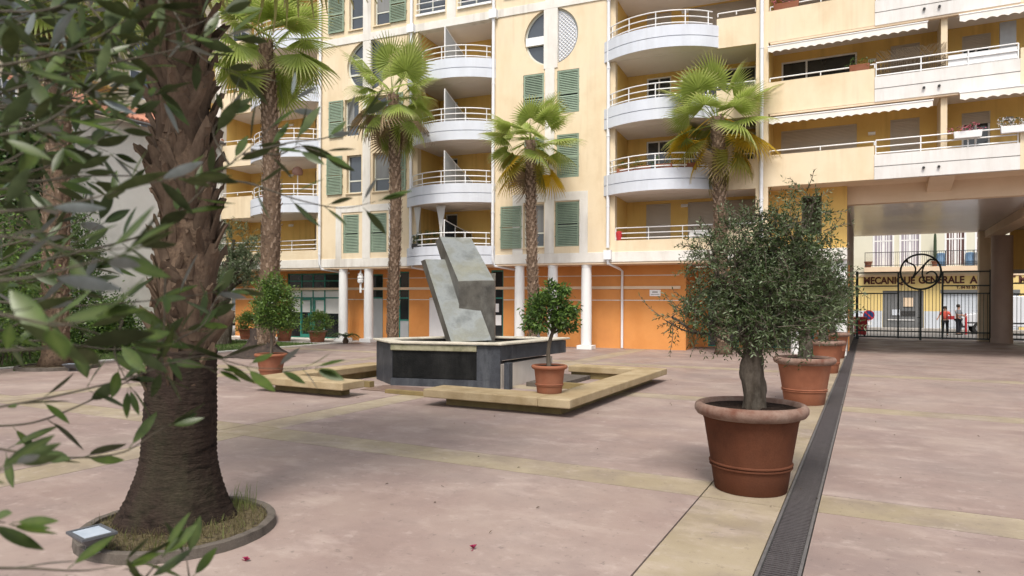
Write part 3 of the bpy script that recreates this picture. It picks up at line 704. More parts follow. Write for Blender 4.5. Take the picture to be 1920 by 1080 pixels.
# passage: side wall, ceiling, beams
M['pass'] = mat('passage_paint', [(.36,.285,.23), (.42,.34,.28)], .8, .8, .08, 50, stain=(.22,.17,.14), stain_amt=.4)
M['ceil'] = mat('lacquered_ceiling', [(.52,.465,.43), (.58,.525,.49)], .5, .25, spec=.5, coat=.15)
PX0, PX1, PY1 = 2.57, 8.3, 14.6
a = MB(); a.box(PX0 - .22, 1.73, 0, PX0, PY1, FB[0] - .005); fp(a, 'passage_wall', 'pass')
a = MB(); a.box(-.4, 1.46, 3.28, PX0 - .23, PY1, 3.6); fp(a, 'floor_slab', 'tan')
a = MB(); a.box(PX0, 1.50, 5.15, 12, 1.85, 6.04); fp(a, 'passage_beam', 'tan')
for u in (4.95,):
    b_ = MB(); b_.hexa([(u - .05, .16, 5.70), (u + .62, .16, 5.70), (u + .62, 1.499, 5.42), (u - .05, 1.499, 5.42)], [(u - .05, .16, 5.749), (u + .62, .16, 5.749), (u + .62, 1.499, 5.749), (u - .05, 1.499, 5.749)]); fp(b_, 'bracket_beam', 'tan')
a = MB(); a.box(PX0, 1.851, 5.19, 12, PY1, 5.5); fp(a, 'passage_ceiling', 'ceil')
a = MB(); a.box(PX1 - .25, 1.851, 4.86, PX1 + .35, PY1, 5.188); fp(a, 'passage_beam', 'tan')
a = MB(); a.box(PX1 + 3.4, 1.86, 0, PX1 + 3.7, PY1, 5.18); fp(a, 'passage_wall', 'yellow')
a = MB(); a.box(PX1 + .75, PY1 - .6, 3.35, PX1 + 3.39, PY1 - .3, 5.18); fp(a, 'passage_wall', 'yellow')
a = MB(); a.box(PX1 + .75, PY1 - .62, 3.18, PX1 + 3.39, PY1 - .28, 3.345); fp(a, 'lintel', 'grey')
M['rosecol'] = mat('rose_concrete_column', [(.40,.30,.25), (.46,.36,.30)], 1.2, .75, .1, 50, stain=(.3,.22,.18), stain_amt=.3)
a = MB(); a.lathe([(.43, 0), (.43, .2), (.415, .21), (.415, 4.86)], 28, 0, (8.60, 13.15)); fp(a, 'column', 'rosecol', smooth=40)
a = MB(); a.box(7.85, 14.05, 0, 8.32, PY1, 5.18); fp(a, 'pier', 'cream')

# ------------------------------------------------------------------ gate (world frame)
M['gate'] = mat('dark_green_gate_paint', [(.008,.018,.014), (.014,.028,.022)], 5, .45, spec=.5)
GYW = 38.2
def bar(mb, p, q, r, n=6): mb.tube([p, q], r, n)
gate = empty('entrance_gate', (2.25, GYW, 0), 0, 'dark green double metal gate with a big scrolled ring over its middle', 'gate')
def gp(mb, name): return mb.build(name, M['gate'], gate, smooth=50)
x0, x1 = -2.72, 2.80
for x in (x0, x1): a = MB(); a.box(x - .06, -.06, 0, x + .06, .06, 3.36); gp(a, 'gate_post')
for x in (-.93, .90): a = MB(); a.box(x - .04, -.04, .08, x + .04, .04, 3.3); gp(a, 'upright')
a = MB(); a.box(-.05, -.05, .02, .05, .05, 2.45); gp(a, 'meeting_stile')
a = MB(); a.box(-.03, -.11, 1.0, .03, -.05, 1.2); a.tube([(-.02, -.1, 1.1), (-.14, -.1, 1.1)], .015, 6); gp(a, 'lock')
for (xa, xb) in ((x0 + .06, -.97), (.94, x1 - .06)):
    for z in (3.28, 2.62, 2.26, .42): a = MB(); a.box(xa, -.025, z - .03, xb, .025, z + .03); gp(a, 'gate_rail')
for (xa, xb) in ((x0 + .06, -.05), (.05, x1 - .06)): a = MB(); a.box(xa, -.02, .10, xb, .02, .17); gp(a, 'gate_rail')
for (xa, xb) in ((-.89, -.05), (.05, .86)): a = MB(); a.box(xa, -.025, .39, xb, .025, .45); gp(a, 'gate_rail')
RC, RR = 3.30, .84
a = MB(); a.tube([(RR*cos(t*2*pi/48), 0, RC + RR*sin(t*2*pi/48)) for t in range(49)], .045, 8, cap=False); gp(a, 'ring')
def scroll(pts): a = MB(); a.tube(pts, .038, 7); gp(a, 'scroll')
def bez(p0, p1, p2, p3, n=14):
    out = []
    for i in range(n + 1):
        t = i/n; out.append(tuple(((1-t)**3)*a_ + 3*((1-t)**2)*t*b_ + 3*(1-t)*t*t*c_ + t**3*d_ for a_, b_, c_, d_ in zip(p0, p1, p2, p3)))
    return out
def zx(x, z): return (x, 0, z)
scroll(bez(zx(-.56, 3.86), zx(-.50, 3.80), zx(-.60, 3.74), zx(-.58, 3.86)) )
scroll(bez(zx(-.56, 3.74), zx(-.28, 3.72), zx(-.06, 3.5), zx(-.33, 3.02)))
scroll(bez(zx(-.36, 2.98), zx(-.05, 3.35), zx(.15, 3.65), zx(.34, 3.86)))
scroll(bez(zx(.34, 3.86), zx(.4, 3.9), zx(.5, 3.86), zx(.6, 3.86), 6))
scroll(bez(zx(.36, 3.84), zx(.02, 3.6), zx(-.02, 3.0), zx(.25, 2.78)))
scroll(bez(zx(.25, 2.78), zx(.55, 2.66), zx(.8, 2.95), zx(.62, 3.22)))
scroll(bez(zx(.62, 3.22), zx(.5, 3.38), zx(.3, 3.3), zx(.24, 3.18)))
rod = None
xx = x0 + .17
while xx < x1 - .1:
    if min(abs(xx + .93), abs(xx - .9), abs(xx)) > .07:
        top = 2.26 if (xx < -.93 or xx > .9) else RC - math.sqrt(max(0, RR*RR - xx*xx)) 
        a = MB(); a.tube([(xx, 0, .14), (xx, 0, top)], .013, 5)
        gp(a, 'bar')
    xx += .145
fence = empty('side_fence', (7.6, 38.35, 0), 0, 'dark green metal fence with intercom boxes beside the rose concrete column', 'fence')
def fpz(mb, name, m='gate'): return mb.build(name, M[m], fence, smooth=50)
for z in (2.72, 2.22, .36, .16): a = MB(); a.box(-2.4, -.03, z - .035, 3.6, .03, z + .035); fpz(a, 'fence_rail')
for x in (-.35, 1.2, 2.8): a = MB(); a.box(x - .045, -.045, 0, x + .045, .045, 2.72); fpz(a, 'fence_post')
xx = -2.3
while xx < 3.5: a = MB(); a.tube([(xx, 0, .16), (xx, 0, 2.22)], .013, 5); fpz(a, 'bar'); xx += .15
for (x, z, w_, h_) in ((-.72, 1.95, .36, .22), (-.70, 1.45, .36, .36), (-.52, .85, .22, .5)):
    a = MB(); a.box(x - w_/2, -.12, z - h_/2, x + w_/2, -.03, z + h_/2); fpz(a, 'letter_box', 'dark')

# ------------------------------------------------------------------ street and the garage across it
M['road'] = mat('street_asphalt', [(.16,.15,.145), (.21,.20,.19)], .8, .85, .2, 60, coords='World')
b = MB(); b.box(-60, 40.3, -.12, 60, 53.5, -.005); tag(b.build('street', M['road']), kind='structure')
M['pave'] = mat('pavement_slabs', [(.30,.28,.26), (.36,.34,.32)], 1.0, .85, .1, 40, coords='World')
b = MB(); b.box(-60, 51.4, -.004, 60, 53.4, .12); tag(b.build('pavement', M['pave']), kind='structure')
SY = 53.4
gar = empty('garage_building', (2.5, SY, 0), 0, 'pale cream street house with a yellow garage front seen through the gate', 'building')
k_ = SY/48.5
def st(x, y):                                               # pixel on the garage front -> (u, z)
    r = ray(x, y); t = SY / r.y; p = CAM + r*t; return p.x - 2.5, p.z
M['gcream'] = mat('old_cream_render', [(.62,.60,.48), (.68,.66,.55)], .7, .85, stain=(.5,.47,.38), stain_amt=.35)
M['gyellow'] = mat('garage_yellow_paint', [(.66,.50,.20), (.70,.55,.24)], .8, .8, stain=(.55,.42,.18), stain_amt=.3)
M['gblue'] = mat('garage_pale_blue_paint', [(.50,.54,.60), (.56,.60,.66)], .8, .8)
M['gdoor'] = mat('garage_grey_door', [(.13,.135,.14), (.17,.175,.18)], 1, .55)
M['vio'] = mat('violet_shutter_paint', [(.30,.27,.32), (.36,.33,.38)], 2, .7)
M['brown'] = mat('brown_shutter_paint', [(.10,.05,.045), (.13,.065,.06)], 2, .6)
M['text'] = mat('dark_red_lettering', [(.07,.018,.012), (.09,.025,.018)], 4, .6)
def gpart(mb, name, m, parent=None): return mb.build(name, M[m], parent or gar)
dl, dt = st(1655, 545)[0], st(1655, 545)[1]; drr = st(1732, 545)[0]
ol = st(1765, 548)[0]
a = MB(); holed(a, -22, 28, 0, 3.62, [(dl, drr, 0, dt), (ol, ol + 4.2, 0, 2.62)], 0, .3); gpart(a, 'garage_wall', 'gyellow')
bl = 1.25
for (u0, u1) in ((-22, dl - .02), (drr + .02, ol - .02)): a = MB(); a.box(u0, -.012, 0, u1, .0, bl); gpart(a, 'painted_dado', 'gblue')
a = MB(); a.box(dl, .08, 0, drr, .12, dt)
for i in range(1, 8): u = dl + (drr - dl)*i/8; a.box(u - .012, .06, 0, u + .012, .08, dt)
gd = gpart(a, 'sliding_door', 'gdoor')
u_, z_ = st(1703, 575); a = MB(); a.box(u_ - .28, .03, 1.55, u_ + .28, .06, 2.15); gpart(a, 'notice', 'tan', gd)
a = MB(); a.box(u_ - .42, .025, .95, u_ + .42, .058, 1.25); gpart(a, 'notice', 'dark', gd)
a = MB(); a.box(u_ - 1.25, .03, .62, u_ + .36, .058, .67); gpart(a, 'notice', 'white', gd)
a = MB(); a.box(u_ - .95, .03, .95, u_ - .5, .058, 1.35); gpart(a, 'notice', 'gblue', gd)
a = MB(); a.box(ol, .3, 0, ol + 4.2, 5, 2.9); 
ow = MB(); ow.box(ol - .1, 4.0, 0, ol + 4.3, 4.2, 2.9); ow.box(ol - .2, .3, 0, ol, 4.0, 2.9); ow.box(ol + 4.2, .3, 0, ol + 4.4, 4.0, 2.9); gpart(ow, 'workshop_wall', 'gblue')
a = MB(); a.box(ol + .01, .12, 0, ol + 4.19, .18, 2.62)
for i in range(1, 12): a.box(ol + .01, .11, i*.22 - .008, ol + 4.19, .12, i*.22 + .008)
gpart(a, 'workshop_door', 'gblue')
a = MB(); a.box(ol - .05, -.03, 2.45, ol + 4.25, .05, 2.68); gpart(a, 'shutter_box', 'gdoor')
wins = []
z5 = st(1680, 503)[1] + .05
for xa, xb in ((1640, 1673), (1690, 1723), (1775, 1808), (1832, 1862)): wins.append((st(xa, 443)[0], st(xb, 443)[0], z5 + .1, z5 + 2.45))
a = MB(); holed(a, -22, 28, 3.62, 12, [w for w in wins] + [(w[0], w[1], w[2] + 3.4, w[3] + 3.4) for w in wins], 0, .3); gpart(a, 'upper_wall', 'gcream')
for q, w in enumerate(wins + [(w[0], w[1], w[2] + 3.4, w[3] + 3.4) for w in wins]):
    cm = 'vio' if q % 4 < 2 else 'brown'
    a = MB(); um = (w[0] + w[1])/2
    for s0, s1 in ((w[0], w[0] + .42*(w[1] - w[0])), (w[1] - .42*(w[1] - w[0]), w[1])):
        a.box(s0, .1, w[2], s1, .14, w[3])
    sh = gpart(a, 'folded_shutters', cm)
    a = MB(); a.box(um - .1, .11, w[2], um + .1, .15, w[3]); 
    for s0 in (.18, .33, .67, .82): u = w[0] + s0*(w[1] - w[0]); a.box(u - .03, .09, w[2], u + .03, .1, w[3])
    a.box(w[0], .085, w[2] + 1.7, w[1], .098, w[2] + 1.78); gpart(a, 'casement', 'white', sh)
    a = MB(); a.box(w[0] - .12, -.02, w[2] - .05, w[0] - .002, .05, w[3] + .12); a.box(w[1] + .002, -.02, w[2] - .05, w[1] + .12, .05, w[3] + .12); gpart(a, 'window_surround', 'white', sh)
# balcony with thin rails
bu0, bu1 = st(1622, 500)[0], st(1900, 500)[0]
a = MB(); a.box(bu0 - .05, -.9, z5 - .30, bu1, 0, z5); bal = gpart(a, 'street_balcony', 'tan')
for z in (1.0, .12): a = MB(); a.box(bu0, -.86, z5 + z - .02, bu1, -.82, z5 + z + .02); gpart(a, 'rail', 'dark', bal)
a = MB(); u = bu0
while u < bu1: a.tube([(u, -.84, z5), (u, -.84, z5 + 1.0)], .009, 4); u += .12
tag(gpart(a, 'balusters', 'dark', bal), kind='stuff')
a = MB(); u = bu0
while u < bu1: a.box(u - .022, -.865, z5, u + .022, -.815, z5 + 1.02); u += 1.55
gpart(a, 'balcony_posts', 'dark', bal)
# lettering
def text(body, x, y, size, m, parent, extr=.01, sx=1.0, align='LEFT'):
    c = bpy.data.curves.new('lettering', 'FONT'); c.body = body; c.size = size; c.extrude = extr; c.align_x = align; c.offset = size*.035
    o = bpy.data.objects.new('lettering', c); col.objects.link(o); dg = bpy.context.evaluated_depsgraph_get()
    me = bpy.data.meshes.new_from_object(o.evaluated_get(dg)); bpy.data.objects.remove(o)
    me.materials.clear(); me.materials.append(m)
    t = bpy.data.objects.new('lettering', me); col.objects.link(t); t.parent = parent; t.location = (x, -.02, y); t.rotation_euler = (RD(90), 0, 0); t.scale = (sx, 1, 1)
    return t
u0t, zt_ = st(1619, 531); u1t, _ = st(1845, 531)
def fit(body, u0, u1, z, h, m):
    t = text(body, u0, z, h/.7, m, gar); wd_ = max(v.co.x for v in t.data.vertices) - min(v.co.x for v in t.data.vertices); t.scale = ((u1 - u0)/wd_, 1, 1); return t
fit('MÉCANIQUE', st(1619, 531)[0], st(1715, 531)[0], st(1660, 532)[1], .46, M['text'])
fit('GÉNÉRALE', st(1722, 531)[0], st(1808, 531)[0], st(1760, 531)[1], .46, M['text'])
fit('AUTO ET MOTO', st(1819, 530)[0], st(1975, 530)[0], st(1830, 531)[1], .46, M['text'])
fit('T. 04 93 55 85 55', st(1793, 540)[0], st(1850, 540)[0], st(1815, 541)[1], .17, M['text'])
a = MB(); a.box(-22, -.05, 3.6, 28, .02, 3.72); gpart(a, 'cornice', 'tan')
a = MB(); a.box(-22.2, -.4, 12, 28.2, 8, 12.3); gpart(a, 'roof', 'tan')
# things on the street balcony
M['blueplastic'] = mat('blue_plastic', [(.12,.22,.36), (.16,.27,.42)], 3, .5)
M['cactus'] = mat('cactus_skin', [(.03,.05,.025), (.05,.075,.04)], 8, .7)
def wloc(u, y, z): return (2.5 + u, SY + y, z)
cu_ = st(1752, 480)[0]
cac = empty('column_cactus', wloc(cu_, -.5, z5), 0, 'tall dark column cactus in a terracotta pot on the street balcony', 'cactus')
a = MB(); n = 16; pr = [(.02, .3), (.07, .35), (.085, .9), (.08, 1.7), (.06, 2.1), (.015, 2.25)]
for i, (r, z) in enumerate(pr): a.v += [((r*(1 + .18*(j % 2)))*cos(2*pi*j/n), (r*(1 + .18*(j % 2)))*sin(2*pi*j/n), z) for j in range(n)]
for i in range(len(pr) - 1):
    for j in range(n): a.f.append([i*n + j, i*n + (j+1) % n, (i+1)*n + (j+1) % n, (i+1)*n + j]); a.m.append(0)
a.build('stem', M['cactus'], cac)
a = MB(); a.lathe([(.14, 0), (.2, .3), (.22, .3), (.22, .36), (.18, .36), (.17, .32)], 16); a.build('pot', M['terra'], cac)
for (xp, colr, lab, cm) in ((1763, 'blueplastic', 'blue plastic drum on the street balcony beside the cactus', 'drum'), (1817, 'blueplastic', 'blue plastic drum on the street balcony under the narrow end window', 'drum'), (1832, 'grey', 'grey covered bin at the end of the street balcony', 'bin')):
    u = st(xp, 480)[0]; a = MB(); a.lathe([(.22, 0), (.27, .05), (.27, .3), (.285, .32), (.27, .34), (.27, .75), (.24, .8), (.24, .86), (.1, .9)], 18); tag(a.build('drum' if cm == 'drum' else 'bin', M[colr], None, wloc(u, -.45, z5), 0, smooth=40), lab, cm)
u = st(1628, 490)[0]; a = MB(); a.lathe([(.16, 0), (.24, .34), (.26, .34), (.26, .42), (.21, .42), (.2, .36)], 18); tag(a.build('plant_pot', M['terra'], None, wloc(u, -.5, z5), 0, smooth=40), 'small terracotta pot at the corner of the street balcony', 'pot')
# no-parking sign, bin, people, van
M['signblue'] = mat('sign_blue', [(.01,.04,.14), (.015,.05,.17)], 3, .4); M['signred'] = mat('sign_red', [(.45,.02,.02), (.5,.03,.03)], 3, .4)
p = gr(1629, 622); q = ray(1629, 591); d_ = (49.6)/q.y; 
ns = empty('parking_sign', ((CAM + q*d_).x, 49.6, 0), 0, 'round blue no parking sign on a thin post by the garage wall', 'sign')
zc = (CAM + q*d_).z
a = MB(); a.tube([(0, .03, 0), (0, .03, zc + .2)], .03, 8); a.build('post', M['grey'], ns)
a = MB(); a.tube([(0, -.01, zc), (0, .01, zc)], .33, 28); a.build('disc', M['signred'], ns)
a = MB(); a.tube([(0, -.018, zc), (0, -.0115, zc)], .27, 28); a.build('blue_disc', M['signblue'], ns)
a = MB(); a.box(-.035, -.026, -.27, .035, -.019, .27); o = a.build('diagonal_bar', M['signred'], ns, (0, 0, zc)); o.rotation_euler = (0, RD(-45), 0)
a = MB(); a.box(-.16, -.01, zc - .62, .16, .0, zc - .42); a.build('plate', M['white'], ns)
M['redplastic'] = mat('red_plastic', [(.42,.03,.035), (.5,.045,.05)], 3, .45)
rb = empty('waste_bin', (gr(1613, 631).x, gr(1613, 631).y, 0), .2, 'red wheeled waste bin standing in the street by the gate post', 'bin')
a = MB(); a.hexa([(-.24, -.24, .1), (.24, -.24, .1), (.24, .24, .1), (-.24, .24, .1)], [(-.3, -.3, .95), (.3, -.3, .95), (.3, .3, .95), (-.3, .3, .95)]); a.build('body', M['redplastic'], rb, bevel=.03)
a = MB(); a.hexa([(-.32, -.33, .952), (.32, -.33, .952), (.32, .33, .952), (-.32, .33, .952)], [(-.28, -.28, 1.06), (.28, -.28, 1.06), (.28, .28, 1.06), (-.28, .28, 1.06)]); a.build('lid', M['redplastic'], rb, bevel=.02)
for s in (-1, 1): a = MB(); a.tube([(s*.22, .26, .1), (s*.28, .26, .1)], .1, 14); a.build('wheel', M['dark'], rb)
# ------------------------------------------------------------------ fountain and its sculpture
M['slate'] = mat('blue_grey_slate', [(.02,.022,.027), (.05,.054,.063), (.032,.034,.04)], 2.2, .5, .2, 30, stain=(.15,.16,.17), stain_scale=2.2, stain_amt=.45, stain_stretch=(1.6,1.6,.3), grain=.1, spec=.2)
M['rimstone'] = mat('pale_rim_stone', [(.42,.38,.30), (.52,.48,.40), (.46,.43,.37)], 2.5, .6, .15, 40, stain=(.22,.20,.13), stain_scale=2.5, stain_amt=.6, stain_stretch=(1,1,1), grain=.06)
M['blackslate'] = mat('wet_black_slate', [(.004,.0045,.0045), (.012,.012,.012)], 3, .42, .3, 40, stain=(.05,.05,.047), stain_scale=2, stain_amt=.4, stain_stretch=(1,1,.3), spec=.15)
M['mossrim'] = mat('mossy_rim_stone', [(.16,.16,.09), (.30,.28,.19), (.22,.21,.14)], 5, .7, .2, 40, stain=(.07,.07,.035), stain_scale=6, stain_amt=.6)
M['creamwall'] = mat('cream_basin_wall', [(.52,.47,.42), (.58,.53,.48)], 1.5, .8, .1, 40, stain=(.36,.31,.26), stain_amt=.4)
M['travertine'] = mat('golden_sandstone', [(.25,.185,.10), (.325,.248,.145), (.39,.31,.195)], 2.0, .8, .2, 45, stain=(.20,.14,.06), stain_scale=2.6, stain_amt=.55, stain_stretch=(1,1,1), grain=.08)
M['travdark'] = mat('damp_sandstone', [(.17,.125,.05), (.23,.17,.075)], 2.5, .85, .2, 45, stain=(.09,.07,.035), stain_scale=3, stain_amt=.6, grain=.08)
M['water'] = mat('dark_water', [(.03,.03,.028), (.05,.05,.045)], 2, .04, .06, 6, spec=.6)
M['rust'] = mat('rust_stained_floor', [(.13,.075,.055), (.22,.15,.12), (.17,.11,.085)], 4, .35, .1, 40, stain=(.06,.045,.04), stain_scale=4, stain_amt=.5, stain_stretch=(1,1,1))
ft = empty('fountain', (-8.0, 13.2, 0), 0, 'dark slate fountain basin with pale stone rim and a black wet front', 'fountain')
def fo(mb, name, m, par=None, **k):
    if par is None: mb.v = [(p[0] + 8.0, p[1] - 13.2, p[2]) for p in mb.v]; return mb.build(name, M[m], ft, **k)
    mb.v = [(p[0] + 8.0, p[1] - 13.2, p[2]) for p in mb.v]; return mb.build(name, M[m], par, **k)
RZ = .94
FL, FR, BR_, BK, LC = (-9.02, 11.68), (-6.62, 12.27), (-6.35, 15.25), (-8.9, 14.75), (-10.12, 12.5)
poly = [FL, FR, BR_, BK, LC]
cen = (sum(p[0] for p in poly)/5, sum(p[1] for p in poly)/5)
def off(pl, d):                                              # inset of a convex ccw polygon
    n = len(pl); out = []
    for i in range(n):
        a_, b_, c_ = Vector(pl[i-1]), Vector(pl[i]), Vector(pl[(i+1) % n])
        e1 = (b_ - a_).normalized(); e2 = (c_ - b_).normalized(); n1 = Vector((-e1.y, e1.x)); n2 = Vector((-e2.y, e2.x))
        m_ = (n1 + n2).normalized(); out.append(tuple(b_ + m_*(d/max(.3, m_.dot(n1)))))
    return out
inn = off(poly, .34); face = off(poly, .07)
n = 5
def ringwall(mb, o, i_, z0, z1, sides=range(5)):
    for k in sides:
        j = (k + 1) % 5
        mb.hexa([(*o[k], z0), (*o[j], z0), (*i_[j], z0), (*i_[k], z0)], [(*o[k], z1), (*o[j], z1), (*i_[j], z1), (*i_[k], z1)])
for k in (0, 1, 2, 3, 4):
    a = MB(); ringwall(a, off(poly, .004*0 + .001), inn, RZ - .045, RZ, [k]); fo(a, 'rim_slab', 'rimstone', bevel=.012)
a = MB(); f2 = off(face, .18); ringwall(a, face, f2, .0, RZ - .062, [3, 4]); fo(a, 'basin_wall', 'slate')
a = MB(); ringwall(a, face, f2, .58, RZ - .062, [1, 2]); fo(a, 'basin_fascia', 'slate')
# front: slate pier left and right, black wet panel, plinth
def lerp(p, q, t): return (p[0] + (q[0] - p[0])*t, p[1] + (q[1] - p[1])*t)
fa, fb = face[0], face[1]; ia, ib = f2[0], f2[1]
def fseg(mb, t0, t1, z0, z1, d0=0.0, d1=.18):
    e = (Vector(fb) - Vector(fa)).normalized(); nn = Vector((-e.y, e.x))
    p, q = Vector(lerp(fa, fb, t0)), Vector(lerp(fa, fb, t1))
    mb.hexa([(*(p + nn*d0), z0), (*(q + nn*d0), z0), (*(q + nn*d1), z0), (*(p + nn*d1), z0)], [(*(p + nn*d0), z1), (*(q + nn*d0), z1), (*(q + nn*d1), z1), (*(p + nn*d1), z1)])
a = MB(); fseg(a, .79, 1.0, .16, RZ - .062); fo(a, 'front_pier', 'slate')
a = MB(); fseg(a, -.004, .79, .17, RZ - .19, .02, .16); fo(a, 'wet_front_panel', 'blackslate')
a = MB(); fseg(a, -.012, .79, RZ - .19, RZ - .065, -.03, .16); fo(a, 'weir_lip', 'mossrim', bevel=.015)
a = MB(); fseg(a, -.01, 1.0, 0, .158, -.012, .2); fo(a, 'plinth', 'slate')
# white wall under the overhanging right side and steps
sw0, sw1 = lerp(FR, BR_, .03), lerp(FR, BR_, .99)
a = MB(); a.hexa([(sw0[0] - .06, sw0[1], 0), (sw1[0] - .30, sw1[1] - .35, 0), (sw1[0] - .6, sw1[1] - .3, 0), (sw0[0] - .5, sw0[1] + .15, 0)], [(sw0[0] - .06, sw0[1], .50), (sw1[0] - .30, sw1[1] - .35, .50), (sw1[0] - .6, sw1[1] - .3, .50), (sw0[0] - .5, sw0[1] + .15, .50)]); fo(a, 'undercroft_wall', 'creamwall')
a = MB(); a.box(-6.58, 12.3, 0, -6.46, 12.45, RZ - .4); fo(a, 'corner_post', 'slate')
a = MB(); a.box(-6.42, 13.0, .0, -5.7, 14.9, .09); fo(a, 'step', 'kerbc')
a = MB(); a.prism(off(face, .19), .02, RZ - .09); 
wt = MB(); wt.add([(*p, RZ - .085) for p in off(face, .1)], [(0, 1, 2, 3, 4)]); fo(wt, 'water', 'water')
a = MB(); a.prism(off(face, .185), .59, RZ - .14); fo(a, 'basin_floor', 'slate')
a = MB(); q = gr(1003, 633, RZ); a.lathe([(.05, RZ - .1), (.05, RZ + .02), (.02, RZ + .04), (.02, RZ + .10)], 10, 0, (q.x, q.y + .2)); fo(a, 'water_jet_nozzle', 'iron')
# sculpture: two leaning slabs of riveted zinc
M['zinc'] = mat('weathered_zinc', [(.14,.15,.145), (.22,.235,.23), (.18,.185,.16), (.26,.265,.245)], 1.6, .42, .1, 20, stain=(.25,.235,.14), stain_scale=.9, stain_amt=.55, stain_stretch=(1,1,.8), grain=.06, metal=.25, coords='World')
M['zinc_shade'] = mat('weathered_zinc_shaded', [(.05,.046,.04), (.10,.092,.078), (.07,.064,.055)], 2.4, .5, .1, 20, stain=(.24,.24,.22), stain_scale=2.2, stain_amt=.45, stain_stretch=(1,1,.5), grain=.08, metal=.2, coords='World')  # same zinc on faces turned from the light, their shade painted in
sq0 = Vector((-8.2, 13.6, 0))
scu = empty('sculpture', (sq0.x, sq0.y, RZ - .08), 0, 'angular zinc sculpture of two leaning slabs rising from the fountain water', 'sculpture')
def P(x, y, d): p = at(x, y, d); return (p.x - sq0.x, p.y - sq0.y, p.z - RZ + .08)
def slab(name, A, B, m_top, m_side, par=scu):
    """A: front polygon corners (ccw seen from the front), B: matching back corners"""
    k = len(A); mb = MB(); mb.add(A + B, [tuple(range(k))], 0); mb.add(A + B, [tuple(range(2*k - 1, k - 1, -1))] + [(i, i + k, (i + 1) % k + k, (i + 1) % k) for i in range(k)], 1)
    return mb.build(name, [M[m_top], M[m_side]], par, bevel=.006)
def bot(x, y, d, z):                                         # same column, at height z
    p = at(x, y, d); return (p.x - sq0.x, p.y - sq0.y, z - RZ + .08)
A = [P(846, 641, 15.45), P(922, 638, 15.75), P(866, 487, 17.35), P(797, 486, 17.0)]
B = [P(838, 645, 15.75), P(915, 640, 16.1), P(862, 489, 17.75), P(789, 489.5, 17.35)]
slab('lower_slab', A, B, 'zinc', 'zinc_shade')
A = [P(860, 528, 16.22), P(927, 527, 16.42), P(883, 446, 17.75), P(825, 444, 17.5)]
B = [P(862, 600, 16.32), P(926, 622, 16.52), P(880, 455, 18.05), P(816, 452, 17.8)]
mb = MB(); V8 = A + B
mb.add(V8, [(0, 1, 2, 3)], 0); mb.add(V8, [(7, 6, 5, 4), (0, 4, 5, 1), (1, 5, 6, 2), (2, 6, 7, 3), (3, 7, 4, 0)], 1)
up_ = mb.build('upper_slab', [M['zinc'], M['zinc_shade']], scu, bevel=.006)
# front block of the upper slab down to the water
F0, F1 = P(861, 527.5, 16.2), P(928, 526.5, 16.4)
def drop(p, z): return (p[0], p[1], z)
bk = Vector((_fw.x*.75, _fw.y*.75, 0))
G0, G1 = tuple(Vector(F0) + bk + Vector((0, 0, .22))), tuple(Vector(F1) + bk + Vector((0, 0, .22)))
mid = -(.0)
zl = P(861, 592, 16.2)[2]
lft = P(895, 577, 16.28)
w0 = (lft[0], lft[1])
mb = MB()
# left part ends on the lower slab, right part reaches the water
mb.hexa([(F0[0], F0[1], zl), (w0[0], w0[1], zl), (w0[0] + bk.x, w0[1] + bk.y, zl), (F0[0] + bk.x, F0[1] + bk.y, zl)], [F0, (w0[0], w0[1], (F0[2] + F1[2])/2), (w0[0] + bk.x, w0[1] + bk.y, G0[2] - .02), G0])
mb.hexa([(w0[0], w0[1], -.05), (F1[0], F1[1], -.05), (F1[0] + bk.x, F1[1] + bk.y, -.05), (w0[0] + bk.x, w0[1] + bk.y, -.05)], [(w0[0], w0[1], (F0[2] + F1[2])/2), F1, G1, (w0[0] + bk.x, w0[1] + bk.y, G0[2] - .02)])
mb.build('front_block', M['zinc_shade'], scu)
# ------------------------------------------------------------------ stone benches round the fountain
BT, BZ = .29, .145
def bench(name, label, segs, origin):
    o = empty(name, (*origin, 0), 0, label, 'bench')
    for (x0, y0, x1, y1, bx0, by0, bx1, by1) in segs:
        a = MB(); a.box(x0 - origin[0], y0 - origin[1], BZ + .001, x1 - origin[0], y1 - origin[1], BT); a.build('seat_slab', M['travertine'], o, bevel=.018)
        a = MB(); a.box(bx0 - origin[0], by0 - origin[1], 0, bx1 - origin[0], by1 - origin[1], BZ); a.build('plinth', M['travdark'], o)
    return o
bench('stone_bench', 'U-shaped low yellow sandstone bench carrying the small potted tree by the fountain',
      [(-6.78, 9.72, -4.602, 10.36, -6.5, 10.02, -4.55, 10.30), (-4.60, 9.715, -4.05, 15.45, -4.549, 10.02, -4.33, 15.2), (-6.25, 14.88, -4.602, 15.44, -6.2, 14.95, -4.551, 15.2)], (-5.2, 12.4))
bench('stone_bench', 'L-shaped low yellow sandstone bench on the far side of the fountain from the drain',
      [(-10.85, 9.66, -8.52, 10.28, -10.92 + .35, 10.0, -8.85, 10.24), (-10.86, 10.282, -10.3, 13.3, -10.78, 10.3, -10.4, 13.2)], (-10.2, 10.4))
# shallow pool floor, low inner kerbs
pf = empty('fountain_pool', (-7.6, 12.4, 0), 0, 'shallow rust-stained pool floor with low stone kerbs in front of the fountain', 'pool')
a = MB(); a.box(-1.5, -1.55, .004, 1.1, -.75, .012); a.build('wet_floor', M['rust'], pf)
for (x0, y0, x1, y1, h) in ((-.75, -1.72, 1.15, -1.58, .07), (-2.6, -1.2, -1.55, -1.05, .12), (2.0, .6, 2.9, .75, .12)):
    a = MB(); a.box(x0, y0, 0.002, x1, y1, h); a.build('kerb', M['travdark'], pf)

